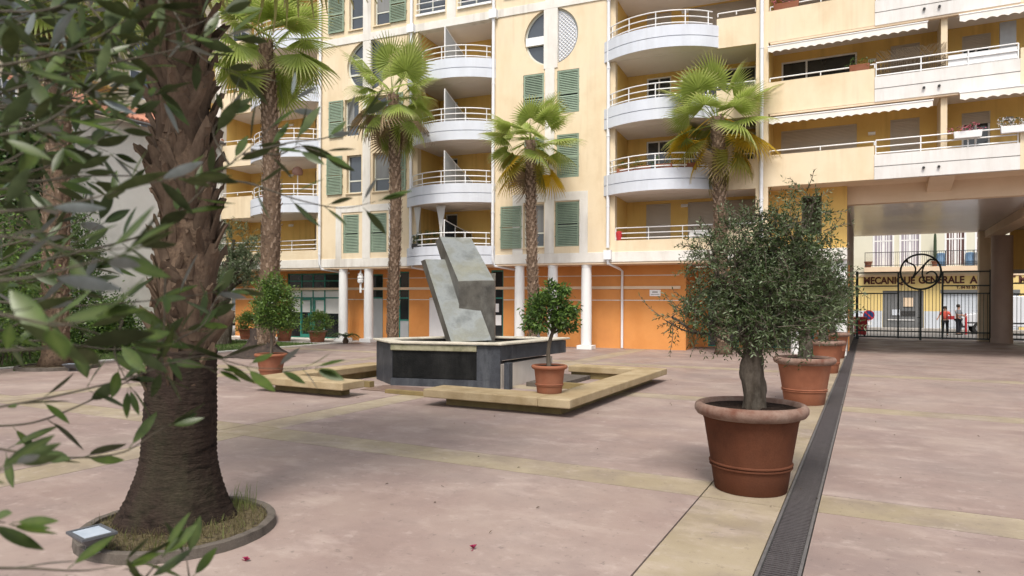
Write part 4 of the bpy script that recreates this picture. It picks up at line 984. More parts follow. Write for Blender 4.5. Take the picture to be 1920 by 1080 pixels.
# ------------------------------------------------------------------ terracotta pots
def pot_mesh(rim, ht, base, rings=2):
    a = MB(); n = 48; k = rim
    prof = [(base*.97, 0), (base, .012), (base + (k*.86 - base)*.27, ht*.27)]
    if rings:
        for q in (.27, .305): 
            rr = base + (k*.86 - base)*q
            prof += [(rr + .004, ht*q), (rr + .017, ht*(q + .008)), (rr + .017, ht*(q + .02)), (rr + .003, ht*(q + .03))]
    prof += [(k*.83, ht*.80), (k*.86, ht*.845)]
    a.lathe(prof, n, 0, cap=False); a.add([(base*.97*cos(2*pi*j/n), base*.97*sin(2*pi*j/n), 0) for j in range(n)], [tuple(range(n - 1, -1, -1))])
    rimp = [(k*.86, ht*.846), (k*.955, ht*.87), (k*.995, ht*.91), (k, ht*.945), (k*.985, ht*.975), (k*.95, ht*.995), (k*.90, ht), (k*.86, ht*.985), (k*.84, ht*.94), (k*.83, ht*.86)]
    r = MB(); r.lathe(rimp, n, 0, cap=False)
    s = MB(); rr = k*.85; vs = [(0, 0, ht*.95)]; fs = []
    for i in range(1, 7):
        for j in range(24): vs.append((rr*i/6*cos(2*pi*j/24), rr*i/6*sin(2*pi*j/24), ht*.945 + random.uniform(-.014, .014)*(i < 6)))
    fs += [(0, 1 + j, 1 + (j + 1) % 24) for j in range(24)]
    for i in range(5):
        for j in range(24): fs.append((1 + i*24 + j, 1 + (i+1)*24 + j, 1 + (i+1)*24 + (j+1) % 24, 1 + i*24 + (j+1) % 24))
    s.add(vs, fs)
    return a, r, s
def pot(loc, rim, ht, base, label, group=None, rz=0.0, rings=2, bm='terra'):
    t = empty('terracotta_pot', loc, rz, label, 'pot', group)
    a, r, s = pot_mesh(rim, ht, base, rings)
    a.build('body', M[bm], t, smooth=35); r.build('rim', M['terra_rim'] if rim > .4 else M['terra'], t, smooth=60); s.build('soil', M['soil'], t, smooth=180)
    return t
PX_, PYs = -1.0, [6.93, 13.25, 19.35, 24.6]
plab = ['big terracotta pot with a bleached rim on yellow paving next to the slotted drain', 'second big terracotta pot along the drain, counted from the bleached-rim one', 'third big terracotta pot along the drain, counted from the bleached-rim one', 'last big terracotta pot along the drain, next to the white pier of the passage']
POTS = [pot((PX_, y, 0), .525, .83, .335, plab[i], 'big terracotta pots along the drain', i*.8, bm='terra' if i else 'terra_shade') for i, y in enumerate(PYs)]
PB = (-4.98 + .1, 10.04, BT)
SPB = gr(1030, 736, BT)
pot((SPB.x, SPB.y, BT + .001), .30, .46, .205, 'small ringed terracotta pot standing on the sandstone bench corner', None, .3)
# ------------------------------------------------------------------ vegetation
def leaf_mat(name, c0, c1, tip=None, rough=.5, trans=.25, scale=6):
    return mat(name, [c0, c1], scale, rough, spec=.35, trans=trans, rnd=.08, tip=tip, contrast=(.25, .75))
M['olive'] = leaf_mat('olive_leaf', (.02,.036,.009), (.07,.105,.032), rough=.5, trans=.15, scale=9)
M['olive2'] = leaf_mat('silvery_olive_leaf', (.085,.115,.055), (.16,.195,.11), rough=.5, trans=.1, scale=9)
M['olivebark'] = mat('olive_bark', [(.035,.027,.02), (.12,.10,.08), (.065,.052,.04), (.165,.145,.12)], 6, .9, .9, 26, stretch=(1,1,.4), stain=(.03,.024,.018), stain_scale=5, stain_amt=.75, grain=.1, spec=.08)
M['leafd'] = leaf_mat('glossy_green_leaf', (.03,.065,.015), (.075,.13,.03), rough=.35, trans=.25, scale=8)
M['leafl'] = leaf_mat('fresh_green_leaf', (.08,.15,.025), (.15,.23,.045), rough=.4, trans=.3, scale=8)
M['bark'] = mat('brown_bark', [(.07,.055,.04), (.15,.12,.09)], 9, .9, .5, 30, stretch=(1,1,.3))
M['frond'] = leaf_mat('palm_frond_green', (.25,.33,.06), (.42,.50,.14), tip=(.55,.47,.27), rough=.45, trans=.5, scale=3)
M['frondy'] = leaf_mat('palm_frond_yellow', (.58,.38,.02), (.66,.48,.05), tip=(.44,.34,.20), rough=.5, trans=.6, scale=3)
M['frondm'] = leaf_mat('palm_frond_turning', (.20,.22,.04), (.36,.31,.05), tip=(.42,.31,.17), rough=.5, trans=.45, scale=3)
M['frondb'] = leaf_mat('palm_frond_dry', (.26,.18,.10), (.38,.29,.18), tip=(.34,.26,.17), rough=.7, trans=.2, scale=3)
M['palmbark'] = mat('palm_fibre_bark', [(.06,.038,.028), (.16,.11,.075), (.10,.068,.05)], 12, .9, .5, 40, stain=(.03,.02,.016), stain_scale=9, stain_amt=.6, grain=.12, spec=.08)
M['boot'] = mat('palm_leaf_base', [(.034,.022,.016), (.125,.088,.062), (.07,.047,.034)], 5, .85, .4, 30, stretch=(1,1,.35), stain=(.06,.038,.026), stain_scale=6, stain_amt=.6, rnd=.22, grain=.08, spec=.08)
M['boot2'] = mat('weathered_palm_leaf_base', [(.12,.08,.055), (.34,.255,.19), (.20,.14,.10)], 9, .9, .3, 30, stain=(.06,.04,.028), stain_scale=7, stain_amt=.5, spec=.08)
M['ringbark'] = mat('ringed_palm_bark', [(.009,.0065,.0053), (.036,.025,.020), (.02,.0145,.012)], 5, .85, .5, 26, stretch=(1,1,3.0), stain=(.05,.055,.03), stain_scale=2.5, stain_amt=.4, grain=.15, spec=.08)
def leaf_quad(mb, p, d, n, L, W, fold=.25):
    """pointed leaf as a folded strip of 4 faces: p base, d direction, n normal"""
    s = d.cross(n); 
    if s.length < 1e-6: s = d.orthogonal()
    s.normalize(); n2 = s.cross(d).normalized()
    m1 = p + d*(L*.35); m2 = p + d*(L*.72); t = p + d*L - n2*(L*.06)
    f = n2*(W*fold)
    mb.add([p, m1 - s*W*.5 + f, m1, m1 + s*W*.5 + f, m2 - s*W*.38 + f, m2, m2 + s*W*.38 + f, t], [(0, 2, 1), (0, 3, 2), (1, 2, 5, 4), (2, 3, 6, 5), (4, 5, 7), (5, 6, 7)])
def leaf_small(mb, p, d, s, L, W, m=0):
    mb.add([p, p + d*(L*.5) - s*(W*.5), p + d*L, p + d*(L*.5) + s*(W*.5)], [(0, 1, 2, 3)], m)
def rnd_dir(rg, up=0.0):
    while True:
        v = Vector((rg.uniform(-1, 1), rg.uniform(-1, 1), rg.uniform(-1, 1)))
        if .05 < v.length < 1: v.normalize(); v.z += up; return v.normalized()
def twig_leaves(mb, rg, p, d, L, nl, LL, LW, m2=.3, wood=None, curve=.0):
    """a twig of length L with opposite pairs of small leaves"""
    path = [p]; q = p.copy(); dd = d.copy(); seg = 5
    for i in range(seg):
        dd = (dd + rnd_dir(rg)*.18 + Vector((0, 0, curve))).normalized(); q = q + dd*(L/seg); path.append(q.copy())
    if wood is not None: wood.tube(path, [.004*(1 - .7*i/seg) + .0012 for i in range(seg + 1)], 3, cap=False)
    for k in range(nl):
        t = (k + .6)/nl*seg; i = min(int(t), seg - 1); b_ = path[i].lerp(path[i+1], t - i); ax = (path[i+1] - path[i]).normalized()
        s = ax.cross(rnd_dir(rg)); 
        if s.length < .01: continue
        s.normalize()
        for sg in (-1, 1):
            ld = (ax*rg.uniform(.5, 1.0) + s*sg*rg.uniform(.6, 1.0) + rnd_dir(rg)*.25).normalized()
            ls = ld.cross(rnd_dir(rg)); ls.normalize()
            l_ = LL*rg.uniform(.7, 1.25)
            leaf_small(mb, b_, ld, ls, l_, LW*rg.uniform(.8, 1.2), 1 if rg.random() < m2 else 0)
    return path[-1]
def olive_crown(seed, trunk_h, crown, ntw, LL=.05, LW=.012, scale=1.0, tips=()):
    """returns (trunk mb, leaf mb); crown = list of (centre, radii) blobs above the pot soil"""
    rg = random.Random(seed); wood = MB(); lv = MB()
    fork = Vector((0, 0, trunk_h))
    return rg, wood, lv, fork
def gnarly_tube(mb, rg, path, rs, n=14, amp=.16):
    k0 = len(mb.v); mb.tube(path, rs, n)
    ph = [rg.uniform(0, 6.28) for _ in range(4)]
    for i in range(k0, len(mb.v)):
        ri = (i - k0)//n; j = (i - k0) % n; p = Vector(mb.v[i]); c = Vector(path[ri]); d = p - c
        a = 2*pi*j/n; f = 1 + amp*(sin(2*a + ph[0] + ri*.5)*.6 + sin(3*a + ph[1] - ri*.7)*.5 + sin(5*a + ph[2] + ri*1.1)*.3)
        mb.v[i] = tuple(c + d*f)
def smooth_path(pts, n):
    """Catmull-Rom through points"""
    P_ = [Vector(p) for p in pts]; P_ = [P_[0]*2 - P_[1]] + P_ + [P_[-1]*2 - P_[-2]]; out = []
    segs = len(P_) - 3
    for s in range(segs):
        a, b_, c, d = P_[s:s+4]
        for i in range(n):
            t = i/n; out.append(.5*((2*b_) + (c - a)*t + (2*a - 5*b_ + 4*c - d)*t*t + (3*b_ - a - 3*c + d)*t**3))
    out.append(P_[-2]); return out
def make_olive(seed, blobs, ntw, trunk_pts, trunk_r, LL, LW, twl=.28, nl=7, lean=None):
    rg = random.Random(seed); wood = MB(); lv = MB()
    tp = smooth_path(trunk_pts, 5); k = len(tp)
    gnarly_tube(wood, rg, tp, [trunk_r*(1.12 - .22*i/(k - 1) + .25*max(0, 1 - i/2.5)*.5) for i in range(k)])
    fork = tp[-1]
    tw = MB()
    for (c, r, wgt) in blobs:
        c = Vector(c)
        mids = fork.lerp(c, .5) + rnd_dir(rg)*.06 - Vector((0, 0, .05))
        st0 = tp[max(k - 4, 0) + rg.randrange(4)]
        pth = smooth_path([st0 - Vector((0, 0, .05)), st0.lerp(c, .35) + Vector((0, 0, .10*(c - st0).length)) + rnd_dir(rg)*.03, mids.lerp(c, .4), c], 4); r_l = trunk_r*(.16 + .42*min(1, wgt))
        gnarly_tube(wood, rg, pth, [r_l*(1 - .75*i/(len(pth) - 1)) for i in range(len(pth))], 9, .12)
        nb = max(3, int(wgt*9))
        for q in range(nb):
            dr = rnd_dir(rg, .15); e = c + Vector((dr.x*r[0], dr.y*r[1], dr.z*r[2]))*rg.uniform(.6, .92)
            st_ = pth[rg.randint(len(pth)//2, len(pth) - 1)]
            mm = st_.lerp(e, .55) + rnd_dir(rg)*.05
            bp = smooth_path([st_, mm, e], 4); tw.tube(bp, [.014*(1 - .75*i/(len(bp) - 1)) for i in range(len(bp))], 4, cap=False)
            for z in range(int(ntw*wgt/nb)):
                o = bp[rg.randint(2, len(bp) - 1)] + rnd_dir(rg)*.07
                d = ((o - c).normalized()*.7 + rnd_dir(rg)*.9 + Vector((0, 0, .12))).normalized()
                twig_leaves(lv, rg, o, d, twl*rg.uniform(.5, 1.2), nl, LL, LW, .30, tw if z % 2 == 0 else None)
        # filler twigs through the blob
        for z in range(int(ntw*wgt*.6)):
            dr = rnd_dir(rg); rad = rg.uniform(.35, 1.0)**.6
            o = c + Vector((dr.x*r[0], dr.y*r[1], dr.z*r[2]))*rad*.9
            d = (dr*.8 + rnd_dir(rg)*.8 + Vector((0, 0, .15))).normalized()
            twig_leaves(lv, rg, o, d, twl*rg.uniform(.5, 1.1), nl, LL, LW, .30, tw if z % 3 == 0 else None)
    return wood, tw, lv
def place_olive(loc, meshes, label, group, rz=0.0, sc_=1.0, name='olive_tree'):
    t = empty(name, loc, rz, label, 'tree', group); t.scale = (sc_,)*3
    for nm, me in meshes:
        o_ = put(nm, me, t)
        if nm == 'twigs': tag(o_, kind='stuff')
    return t
def to_meshes(wood, tw, lv, leafm=('olive', 'olive2')):
    r = []
    for nm, mb, m in (('trunk', wood, [M['olivebark']]), ('twigs', tw, [M['olivebark']]), ('crown', lv, [M[x] for x in leafm])):
        o = mb.build(nm, m, smooth=180 if nm == 'trunk' else None); r.append((nm, o.data)); bpy.data.objects.remove(o)
    return r
# --- the big potted olive: crown blobs from the photograph, camera-parallel axes (r, f) turned into world
def cf(r, f, z): v = _rt*r + _fw*f; return (v.x, v.y, z)
SO = .75
def pb(x, y, rx, rz_, wgt, f=0.0): return (cf((x - 1405)/194, f, 1.05 - (y - 568)/194), (rx/194, rx/194, rz_/194), wgt)
b1 = [pb(1345, 515, 72, 66, .85), pb(1430, 565, 78, 66, 1.0, -.1), pb(1492, 505, 70, 78, .95), pb(1500, 430, 50, 60, .5), pb(1300, 585, 50, 36, .38), pb(1385, 445, 46, 40, .35, .1), pb(1542, 575, 46, 56, .42),
      pb(1395, 610, 66, 36, .5, -.2), pb(1512, 385, 20, 28, .07), pb(1452, 452, 56, 56, .55, .1), pb(1255, 596, 34, 12, .07), pb(1320, 470, 34, 30, .16), pb(1560, 505, 24, 34, .12), pb(1420, 405, 26, 26, .09), pb(1400, 520, 60, 60, .5, .25), pb(1470, 600, 50, 40, .35, -.25)]
o1 = to_meshes(*make_olive(11, b1, 190, [(0, 0, -.10), (.012, .0, .2), (-.015, .01, .42), (.0, .0, .58)], .105, .046, .0125))
place_olive((PX_ + .02, PYs[0], SO), o1, 'bushy olive tree with a pale trunk forked low, in the bleached-rim pot', 'olive trees in the pots along the drain')
# a drooping side twig and the stray twig hanging low on the left
b2 = [(cf(-.3, .0, 1.0), (.44, .44, .42), 1.0), (cf(.32, .0, 1.05), (.46, .46, .42), 1.0), (cf(.0, -.1, 1.42), (.44, .44, .36), .9), (cf(.1, .1, 1.75), (.26, .26, .26), .4), (cf(.55, .0, .85), (.26, .26, .26), .4)]
o2 = to_meshes(*make_olive(23, b2, 150, [(0, 0, -.08), (.02, .0, .25), (.0, .02, .52)], .10, .055, .015, nl=6))
ol_l = ['olive tree in the second big pot along the drain, counted from the bleached-rim pot', 'olive tree in the third big pot along the drain, counted from the bleached-rim pot', 'olive tree in the last big pot along the drain, by the white pier']
for i in range(1, 4): place_olive((PX_, PYs[i], SO), o2, ol_l[i-1], 'olive trees in the pots along the drain', [0, .3, 2.3, 4.1][i], [1, 1.06, 1.05, .95][i])

# --- broad-leaved potted trees and shrubs
def bush(seed, blobs, n, L, W, up=.2, m2=.3, wood=None):
    """leaves in clumps over each blob, so the outline stays uneven and gaps show through"""
    rg = random.Random(seed); lv = MB()
    for (c, r, wgt) in blobs:
        c = Vector(c); nt_ = int(n*wgt); nc = max(8, int(nt_/38)); cl_ = []
        for i in range(nc):
            dr = rnd_dir(rg); cl_.append((dr, rg.uniform(.55, 1.02) if i % 7 else rg.uniform(1.05, 1.25), rg.uniform(.13, .24)))
        for i in range(nt_):
            dr, rad, sg = cl_[rg.randrange(nc)]
            q = dr*rad + Vector((rg.gauss(0, sg), rg.gauss(0, sg), rg.gauss(0, sg)))
            if q.length < .35: q = q.normalized()*rg.uniform(.4, .9)
            p = c + Vector((q.x*r[0], q.y*r[1], q.z*r[2]))
            d = (q.normalized()*.7 + rnd_dir(rg)*.8 + Vector((0, 0, up - .25))).normalized(); s = d.cross(rnd_dir(rg)); s.normalize()
            leaf_small(lv, p, d, s, L*rg.uniform(.6, 1.3), W*rg.uniform(.75, 1.25), 1 if rg.random() < m2*(.4 + q.length*.8) else 0)
    return lv
def potted_tree(loc, stem, blobs, n, L, W, label, seed, name='potted_tree', cat='tree', up=.2, mats=('leafd', 'leafl'), m2=.3):
    t = empty(name, loc, 0, label, cat)
    rg = random.Random(seed); wd_ = MB(); sp = smooth_path(stem, 5)
    gnarly_tube(wd_, rg, sp, [.034*(1.15 - .35*i/(len(sp) - 1)) for i in range(len(sp))], 10, .1)
    for c, r, wgt in blobs:
        for q in range(4):
            e = Vector(c) + rnd_dir(rg)*min(r)*.7; pp = smooth_path([sp[-1] - Vector((0, 0, .05)), sp[-1].lerp(Vector(c), .6), e], 4); wd_.tube(pp, [.018*(1 - .8*i/(len(pp) - 1)) + .002 for i in range(len(pp))], 5, cap=False)
    wd_.build('trunk', M['bark'], t, smooth=180)
    lv = bush(seed, blobs, n, L, W, up, m2); lv.build('crown', [M[x] for x in mats], t)
    return t
potted_tree((SPB.x, SPB.y, BT + .41), [(0, 0, -.05), cf(-.02, 0, .2), cf(.0, 0, .42), cf(.06, 0, .62)], [(cf(.02, 0, .98), (.37, .36, .27), 1.0), (cf(-.16, 0, .88), (.24, .26, .24), .5), (cf(.22, 0, .86), (.24, .24, .20), .45), (cf(.08, 0, 1.22), (.20, .2, .16), .3), (cf(.30, 0, .66), (.14, .1, .05), .06)], 1450, .085, .034, 'small round-headed green tree in the pot on the sandstone bench', 31, up=.1)
q = gr(508, 706)
pot((q.x, q.y, 0), .38, .55, .24, 'terracotta pot by the L-shaped bench with a tall egg-shaped tree in it', None, .5)
potted_tree((q.x, q.y, .5), [(0, 0, -.05), (0.02, 0, .3), (0, 0, .62)], [(cf(.08, 0, 1.20), (.42, .42, .50), 1.0), (cf(.05, 0, 1.60), (.33, .33, .32), .5), (cf(.32, 0, .88), (.30, .28, .26), .35), (cf(-.18, 0, .95), (.25, .25, .25), .3)], 3600, .075, .03, 'tall egg-shaped leafy tree in a terracotta pot by the L-shaped bench', 37, m2=.55)
for (px, py, rim, ht, rr, lab, sd) in ((595, 641, .43, .50, .60, 'round light green shrub in a terracotta pot before the teal glazed doors', 3), (533, 639, .40, .55, .45, 'leafy shrub in a terracotta pot between the palm and the teal doors', 4), (462, 636, .38, .5, .50, 'light green shrub in a terracotta pot by the orange wall near the old olive', 5)):
    q = gr(px, py); pot((q.x, q.y, .0), rim, ht, rim*.66, 'terracotta pot holding the ' + lab.split(' in a ')[0] + {3: ' before the teal doors', 4: ' nearest the lawn palm', 5: ' by the orange wall'}[sd], None, sd*.4, 1)
    t = empty('potted_shrub', (q.x, q.y, ht*.85), 0, lab, 'shrub')
    lv = bush(sd, [((0, 0, .38), (rr, rr, .42), 1.0), ((.1, 0, .62), (rr*.6, rr*.6, .25), .3)], 2200, .09, .036, .3, .55); lv.build('foliage', [M['leafd'], M['leafl']], t)
    a = MB(); [a.tube([(0, 0, -.05), (.15*cos(k*1.3), .15*sin(k*1.3), .4)], .012, 5) for k in range(5)]; a.build('stems', M['bark'], t)
# small cycad at the foot of a column
q = gr(648, 644); t = empty('cycad', (q.x, q.y, 0), 0, 'small dark cycad with arching fronds at the foot of a white column', 'plant')
a = MB(); a.lathe([(.10, 0), (.13, .1), (.09, .22), (.03, .26)], 10); a.build('trunk', M['palmbark'], t)
fm = MB(); rg = random.Random(9)
pth = [Vector((.62*s, 0, .16 + .55*s - .62*s*s)) for s in [i/10 for i in range(11)]]
for i in range(1, 11):
    for k in range(2):
        for s in (-1, 1):
            p = pth[i-1].lerp(pth[i], .5*k); dd = Vector((.55, s*.9, .25)).normalized(); leaf_small(fm, p, dd, dd.cross(Vector((0, 0, 1))).normalized(), .22*(1 - .5*abs(i/10 - .45)), .045)
fo_ = fm.build('frond', M['leafd'], t); fo_.location = (0, 0, .08)
for k in range(1, 13): o = put('frond', fo_.data, t, (0, 0, .08 + .02*(k % 3)), k*2*pi/13 + .2*(k % 2)); o.scale = (rg.uniform(.8, 1.1),)*3

# ------------------------------------------------------------------ fan palms
def frond_mesh(seed, pet, rad, droop, fold, nseg=34, dry=False, spread=250):
    rg = random.Random(seed); mb = MB(); mb.c = []
    def add(vs, fs, cs, m=0): n = len(mb.v); mb.v.extend([tuple(v) for v in vs]); mb.c.extend(cs); [ (mb.f.append([i + n for i in f]), mb.m.append(m)) for f in fs]
    # petiole along +x curving down
    pp = [Vector((pet*t, 0, -droop*.22*pet*t*t)) for t in [i/6 for i in range(7)]]
    for i in range(6):
        p, q_ = pp[i], pp[i+1]; w0, w1 = .020 - .010*i/6, .020 - .010*(i+1)/6
        add([p + Vector((0, -w0, 0)), p + Vector((0, w0, 0)), q_ + Vector((0, w1, 0)), q_ + Vector((0, -w1, 0)), p + Vector((0, 0, -w0*1.1)), q_ + Vector((0, 0, -w1*1.1))], [(0, 1, 2, 3), (1, 4, 5, 2), (4, 0, 3, 5)], [.25 if dry else .1]*6)
    h = pp[-1]; ax = (pp[-1] - pp[-2]).normalized(); up_v = Vector((-ax.z, 0, ax.x))
    if up_v.z < 0: up_v = -up_v
    sd_ = Vector((0, 1, 0))
    for k in range(nseg):
        a = RD(-spread/2 + spread*(k + .5)/nseg); L = rad*(1 - .22*(abs(a)/RD(spread/2))**2)*rg.uniform(.93, 1.06)
        d = ax*cos(a) + sd_*sin(a)
        d = (d + up_v*(-fold*abs(sin(a))*.8 + .10*cos(a))).normalized()
        s = d.cross(up_v).normalized(); w0 = rad*RD(spread)/nseg*.30
        pl = .018*(1 if k % 2 else -1)
        pts = []; p = h.copy(); dd = d.copy(); steps = 6
        for i in range(steps + 1):
            t = i/steps
            pts.append(p.copy())
            g_ = Vector((0, 0, -1))*(droop*(.04 + .55*t*t)*(1.0 + rg.uniform(-.25, .5)))
            dd = (dd + g_*(.35 if t > .45 else .12)).normalized(); p = p + dd*(L/steps)
        vs = []; cs = []
        for i, q_ in enumerate(pts):
            t = i/steps; wd_ = w0*(t/.5 if t < .5 else (1 - (t - .5)/.5*.93))*.9 + .002
            vs += [q_ - s*wd_, q_ + up_v*pl*(1 if t < .6 else .4)*min(1, t*3), q_ + s*wd_]; c = max(0, (t - .62)/.38)**1.2*rg.uniform(.4, 1.0); cs += [c]*3
        fs = []
        for i in range(steps): b_ = 3*i; fs += [(b_, b_ + 1, b_ + 4, b_ + 3), (b_ + 1, b_ + 2, b_ + 5, b_ + 4)]
        add(vs, fs, cs)
    return mb
FRM = {}
for nm, m, dr, fo_d, var in (('g', 'frond', .85, .25, 3), ('d', 'frond', 1.35, .5, 2), ('y', 'frondy', .9, .5, 2), ('m', 'frondm', .95, .5, 2), ('b', 'frondb', 1.5, .9, 2)):
    for v in range(var):
        o = frond_mesh(40 + v*7 + ord(nm), 1.0, 1.0, dr*(1 + .15*v), fo_d, 34, nm == 'b').build('frond', M[m]); FRM[nm + str(v)] = o.data; bpy.data.objects.remove(o)
def palm(base, pts, r0, r1, label, seed, size, plan, flare=0.0, nboots=420, boots=True, skirt=None, boot_scale=1.0, upw=1.0):
    """pts: trunk centre line in world space; plan: list of (kind, elevation deg, count)"""
    rg = random.Random(seed); t = empty('palm_tree', base, 0, label, 'palm tree', 'fan palms in the courtyard'); B0 = Vector(base)
    tp = smooth_path([Vector(p) - B0 for p in pts], 8); k = len(tp)
    rs = [r0 + (r1 - r0)*i/(k - 1) + flare*max(0, 1 - tp[i].z/.55)**2 for i in range(k)]
    a = MB(); gnarly_tube(a, rg, tp, rs, 18, .03); a.build('trunk', M['palmbark'], t, smooth=180)
    if boots:
        bm_ = MB(); H0 = tp[0].z; H1 = tp[-1].z; ga = 2.39996
        for i in range(nboots):
            f = (i + .5)/nboots; z = .55*skirt if False else (H0 + (H1 - H0)*(.09 + .91*f)); j = min(k - 2, int(f*.91*(k - 1) + .09*(k - 1))); c = tp[j].lerp(tp[j+1], (.09 + .91*f)*(k - 1) - j if 0 <= (.09 + .91*f)*(k - 1) - j <= 1 else .5)
            r = rs[j]; an = i*ga + rg.uniform(-.15, .15); o = Vector((cos(an), sin(an), 0)); tn = Vector((-sin(an), cos(an), 0)); w_ = .055*boot_scale*rg.uniform(.75, 1.25); L = .15*boot_scale*rg.uniform(.7, 1.3); out = .065*boot_scale*rg.uniform(.6, 1.6)
            p0 = c + o*(r*.93); zz = Vector((0, 0, 1))
            bm_.add([p0 - tn*w_ - zz*L*.4, p0 + tn*w_ - zz*L*.4, p0 + o*out + tn*w_*.45 + zz*L*.55, p0 + o*out - tn*w_*.45 + zz*L*.55, p0 + o*(.03*boot_scale) - zz*L*.3, p0 + o*(out*.75) + zz*L*.6], [(0, 4, 5, 3), (4, 1, 2, 5), (0, 1, 4), (3, 5, 2), (0, 3, 2, 1)])
        tag(bm_.build('leaf_bases', M['boot2'], t), kind='stuff')
    top = tp[-1]; idx = 0
    for kind, el, cnt in plan:
        for q in range(cnt):
            az = idx*2.39996 + rg.uniform(-.3, .3); idx += 1
            tc_ = math.atan2(-(B0.y), -(B0.x)); df = (az - tc_ + pi) % (2*pi) - pi
            if el < -25 and abs(df) < .95: az += 1.15*(1 if df >= 0 else -1)
            e = RD(el + rg.uniform(-11, 11)); vv = [x for x in FRM if x[0] == kind]; me = FRM[rg.choice(vv)]
            o = put('frond', me, t); s = size*rg.uniform(.86, 1.1); o.scale = (s*(upw if el > 40 else 1), s, s)
            o.rotation_euler = (rg.uniform(-.5, .5), -e, az); o.location = top + Vector((cos(az), sin(az), 0))*r1*.6 + Vector((0, 0, rg.uniform(-.25, .12)*size - (.25*size if el < -30 else 0)))
    return t
def on(x, y, d): return tuple(at(x, y, d))
# right palm before bay E
PA = gr(1356, 664); d5 = 23.35
palm((PA.x, PA.y, 0), [(PA.x, PA.y, 0), on(1353, 560, d5), on(1350, 380, d5), on(1345, 220, d5)], .20, .215, 'fan palm with bright yellow lower fronds by the curved balconies next to the passage', 51, 1.12, [('g', 72, 4), ('g', 46, 6), ('g', 20, 6), ('d', -2, 4), ('y', -26, 4), ('m', -36, 3), ('y', -48, 3), ('m', -58, 2), ('b', -74, 1)], .12, 430)
d4 = 24.3; PA = at(1001, 565 + 1281*1.8/d4, d4)
palm((PA.x, PA.y, 0), [(PA.x, PA.y, 0), on(1000, 560, d4), on(996, 420, d4), on(995, 264, d4)], .18, .175, 'fan palm with a compact crown near the fountain, by the latticed round window', 52, .94, [('g', 70, 4), ('g', 44, 6), ('g', 18, 6), ('d', -5, 4), ('m', -26, 3), ('y', -32, 3), ('m', -50, 3), ('b', -70, 1)], .12, 400)
d3 = 26.6; PA = at(736, 565 + 1281*1.8/d3, d3)
palm((PA.x, PA.y, 0), [(PA.x, PA.y, 0), on(737, 560, d3), on(742, 400, d3), on(737, 178, d3)], .20, .21, 'tall fan palm with shaggy straw-tipped crown beside the stacked loggias with glazed partitions', 53, 1.04, [('g', 80, 3), ('g', 56, 5), ('d', 28, 6), ('d', -6, 5), ('d', -34, 4), ('b', -18, 3), ('b', -46, 3), ('d', -56, 2)], .12, 520, upw=1.15)
d2 = 21.9; PA = gr(490, 668)
palm((PA.x, PA.y, 0), [(PA.x, PA.y, 0), on(500, 600, d2), on(509, 420, d2), on(507, 250, d2), on(498, 75, d2)], .34, .22, 'tall fan palm rising from an earth mound beside the lawn', 54, 1.10, [('g', 75, 5), ('g', 45, 7), ('g', 18, 7), ('d', -8, 7), ('d', -30, 5), ('d', -46, 2)], .20, 560, upw=1.1)
d1 = 18.0; PA = at(105, 562 + 1281*1.8/d1, d1)
palm((PA.x, PA.y, 0), [(PA.x, PA.y, 0), on(104, 500, d1), on(108, 300, d1), on(110, 90, d1), on(112, -20, d1)], .32, .29, 'fan palm standing in a round kerb before the ivy-covered garden wall', 55, 1.1, [('g', 70, 8), ('g', 40, 12), ('d', 5, 12), ('d', -25, 9), ('d', -52, 8), ('b', -70, 5)], .15, 520)
PAL1 = PA
# ------------------------------------------------------------------ left side: lawn, walls, old house, far block
M['grass'] = leaf_mat('lawn_grass', (.05,.10,.02), (.12,.19,.045), rough=.6, trans=.25)
M['lawnsoil'] = mat('lawn_ground', [(.05,.075,.02), (.09,.11,.035)], 6, .95, .4, 40, coords='World')
LG = [(-28, 5), (-19.9, 5), (-19.9, 21.6), (-28, 21.6)]
b = MB(); b.prism(LG, -.3, .0); tag(b.build('lawn_ground', M['lawnsoil']), kind='structure')
b = MB(); b.box(-40, 21.62, -.3, -19.82, 40, -.004); tag(b.build('pavement', M['pave']), kind='structure')
b = MB(); b.box(-20.0, 5, -.2, -19.82, 21.7, .03); kb = b.build('lawn_kerb', M['band']); tag(kb, kind='structure')
rg = random.Random(77); b = MB()
for i in range(16000):
    x, y = rg.uniform(-28, -20.02), rg.uniform(6, 21.6); h = rg.uniform(.03, .10); a = rg.uniform(0, 6.28); dx, dy = cos(a)*.012, sin(a)*.012
    b.add([(x - dx, y - dy, 0), (x + dx, y + dy, 0), (x + rg.uniform(-.04, .04), y + rg.uniform(-.04, .04), h)], [(0, 1, 2)])
tag(b.build('lawn_grass', M['grass']), 'short green lawn grass between the square and the old grey house', 'grass', kind='stuff')
M['oldwall'] = mat('old_grey_render', [(.55,.53,.50), (.70,.68,.65), (.64,.62,.59)], .6, .9, .2, 30, stain=(.42,.38,.34), stain_scale=.6, stain_amt=.5, stain_stretch=(1,1,.4), grain=.06)
M['tile'] = mat('clay_roof_tile', [(.30,.12,.075), (.42,.20,.13)], 6, .85, rnd=.2)
M['gwall'] = mat('ochre_garden_wall', [(.40,.33,.24), (.48,.40,.30)], .8, .9, .2, 30, stain=(.28,.23,.17), stain_scale=.8, stain_amt=.5)
hs = empty('old_house', (-28, 19, 0), 0, 'plain grey rendered old house with a low clay tiled roof beside the lawn', 'house')
a = MB(); a.box(-9, -3.1, 0, 0, 3.6, 9.36); a.build('wall', M['oldwall'], hs)
a = MB(); a.hexa([(-4.5, -3.3, 11.2), (.45, -3.3, 9.36), (.45, 3.8, 9.36), (-4.5, 3.8, 11.2)], [(-4.5, -3.3, 11.3), (.45, -3.3, 9.46), (.45, 3.8, 9.46), (-4.5, 3.8, 11.3)]); rf = a.build('roof', M['tile'], hs)
tm = None; y = -3.2
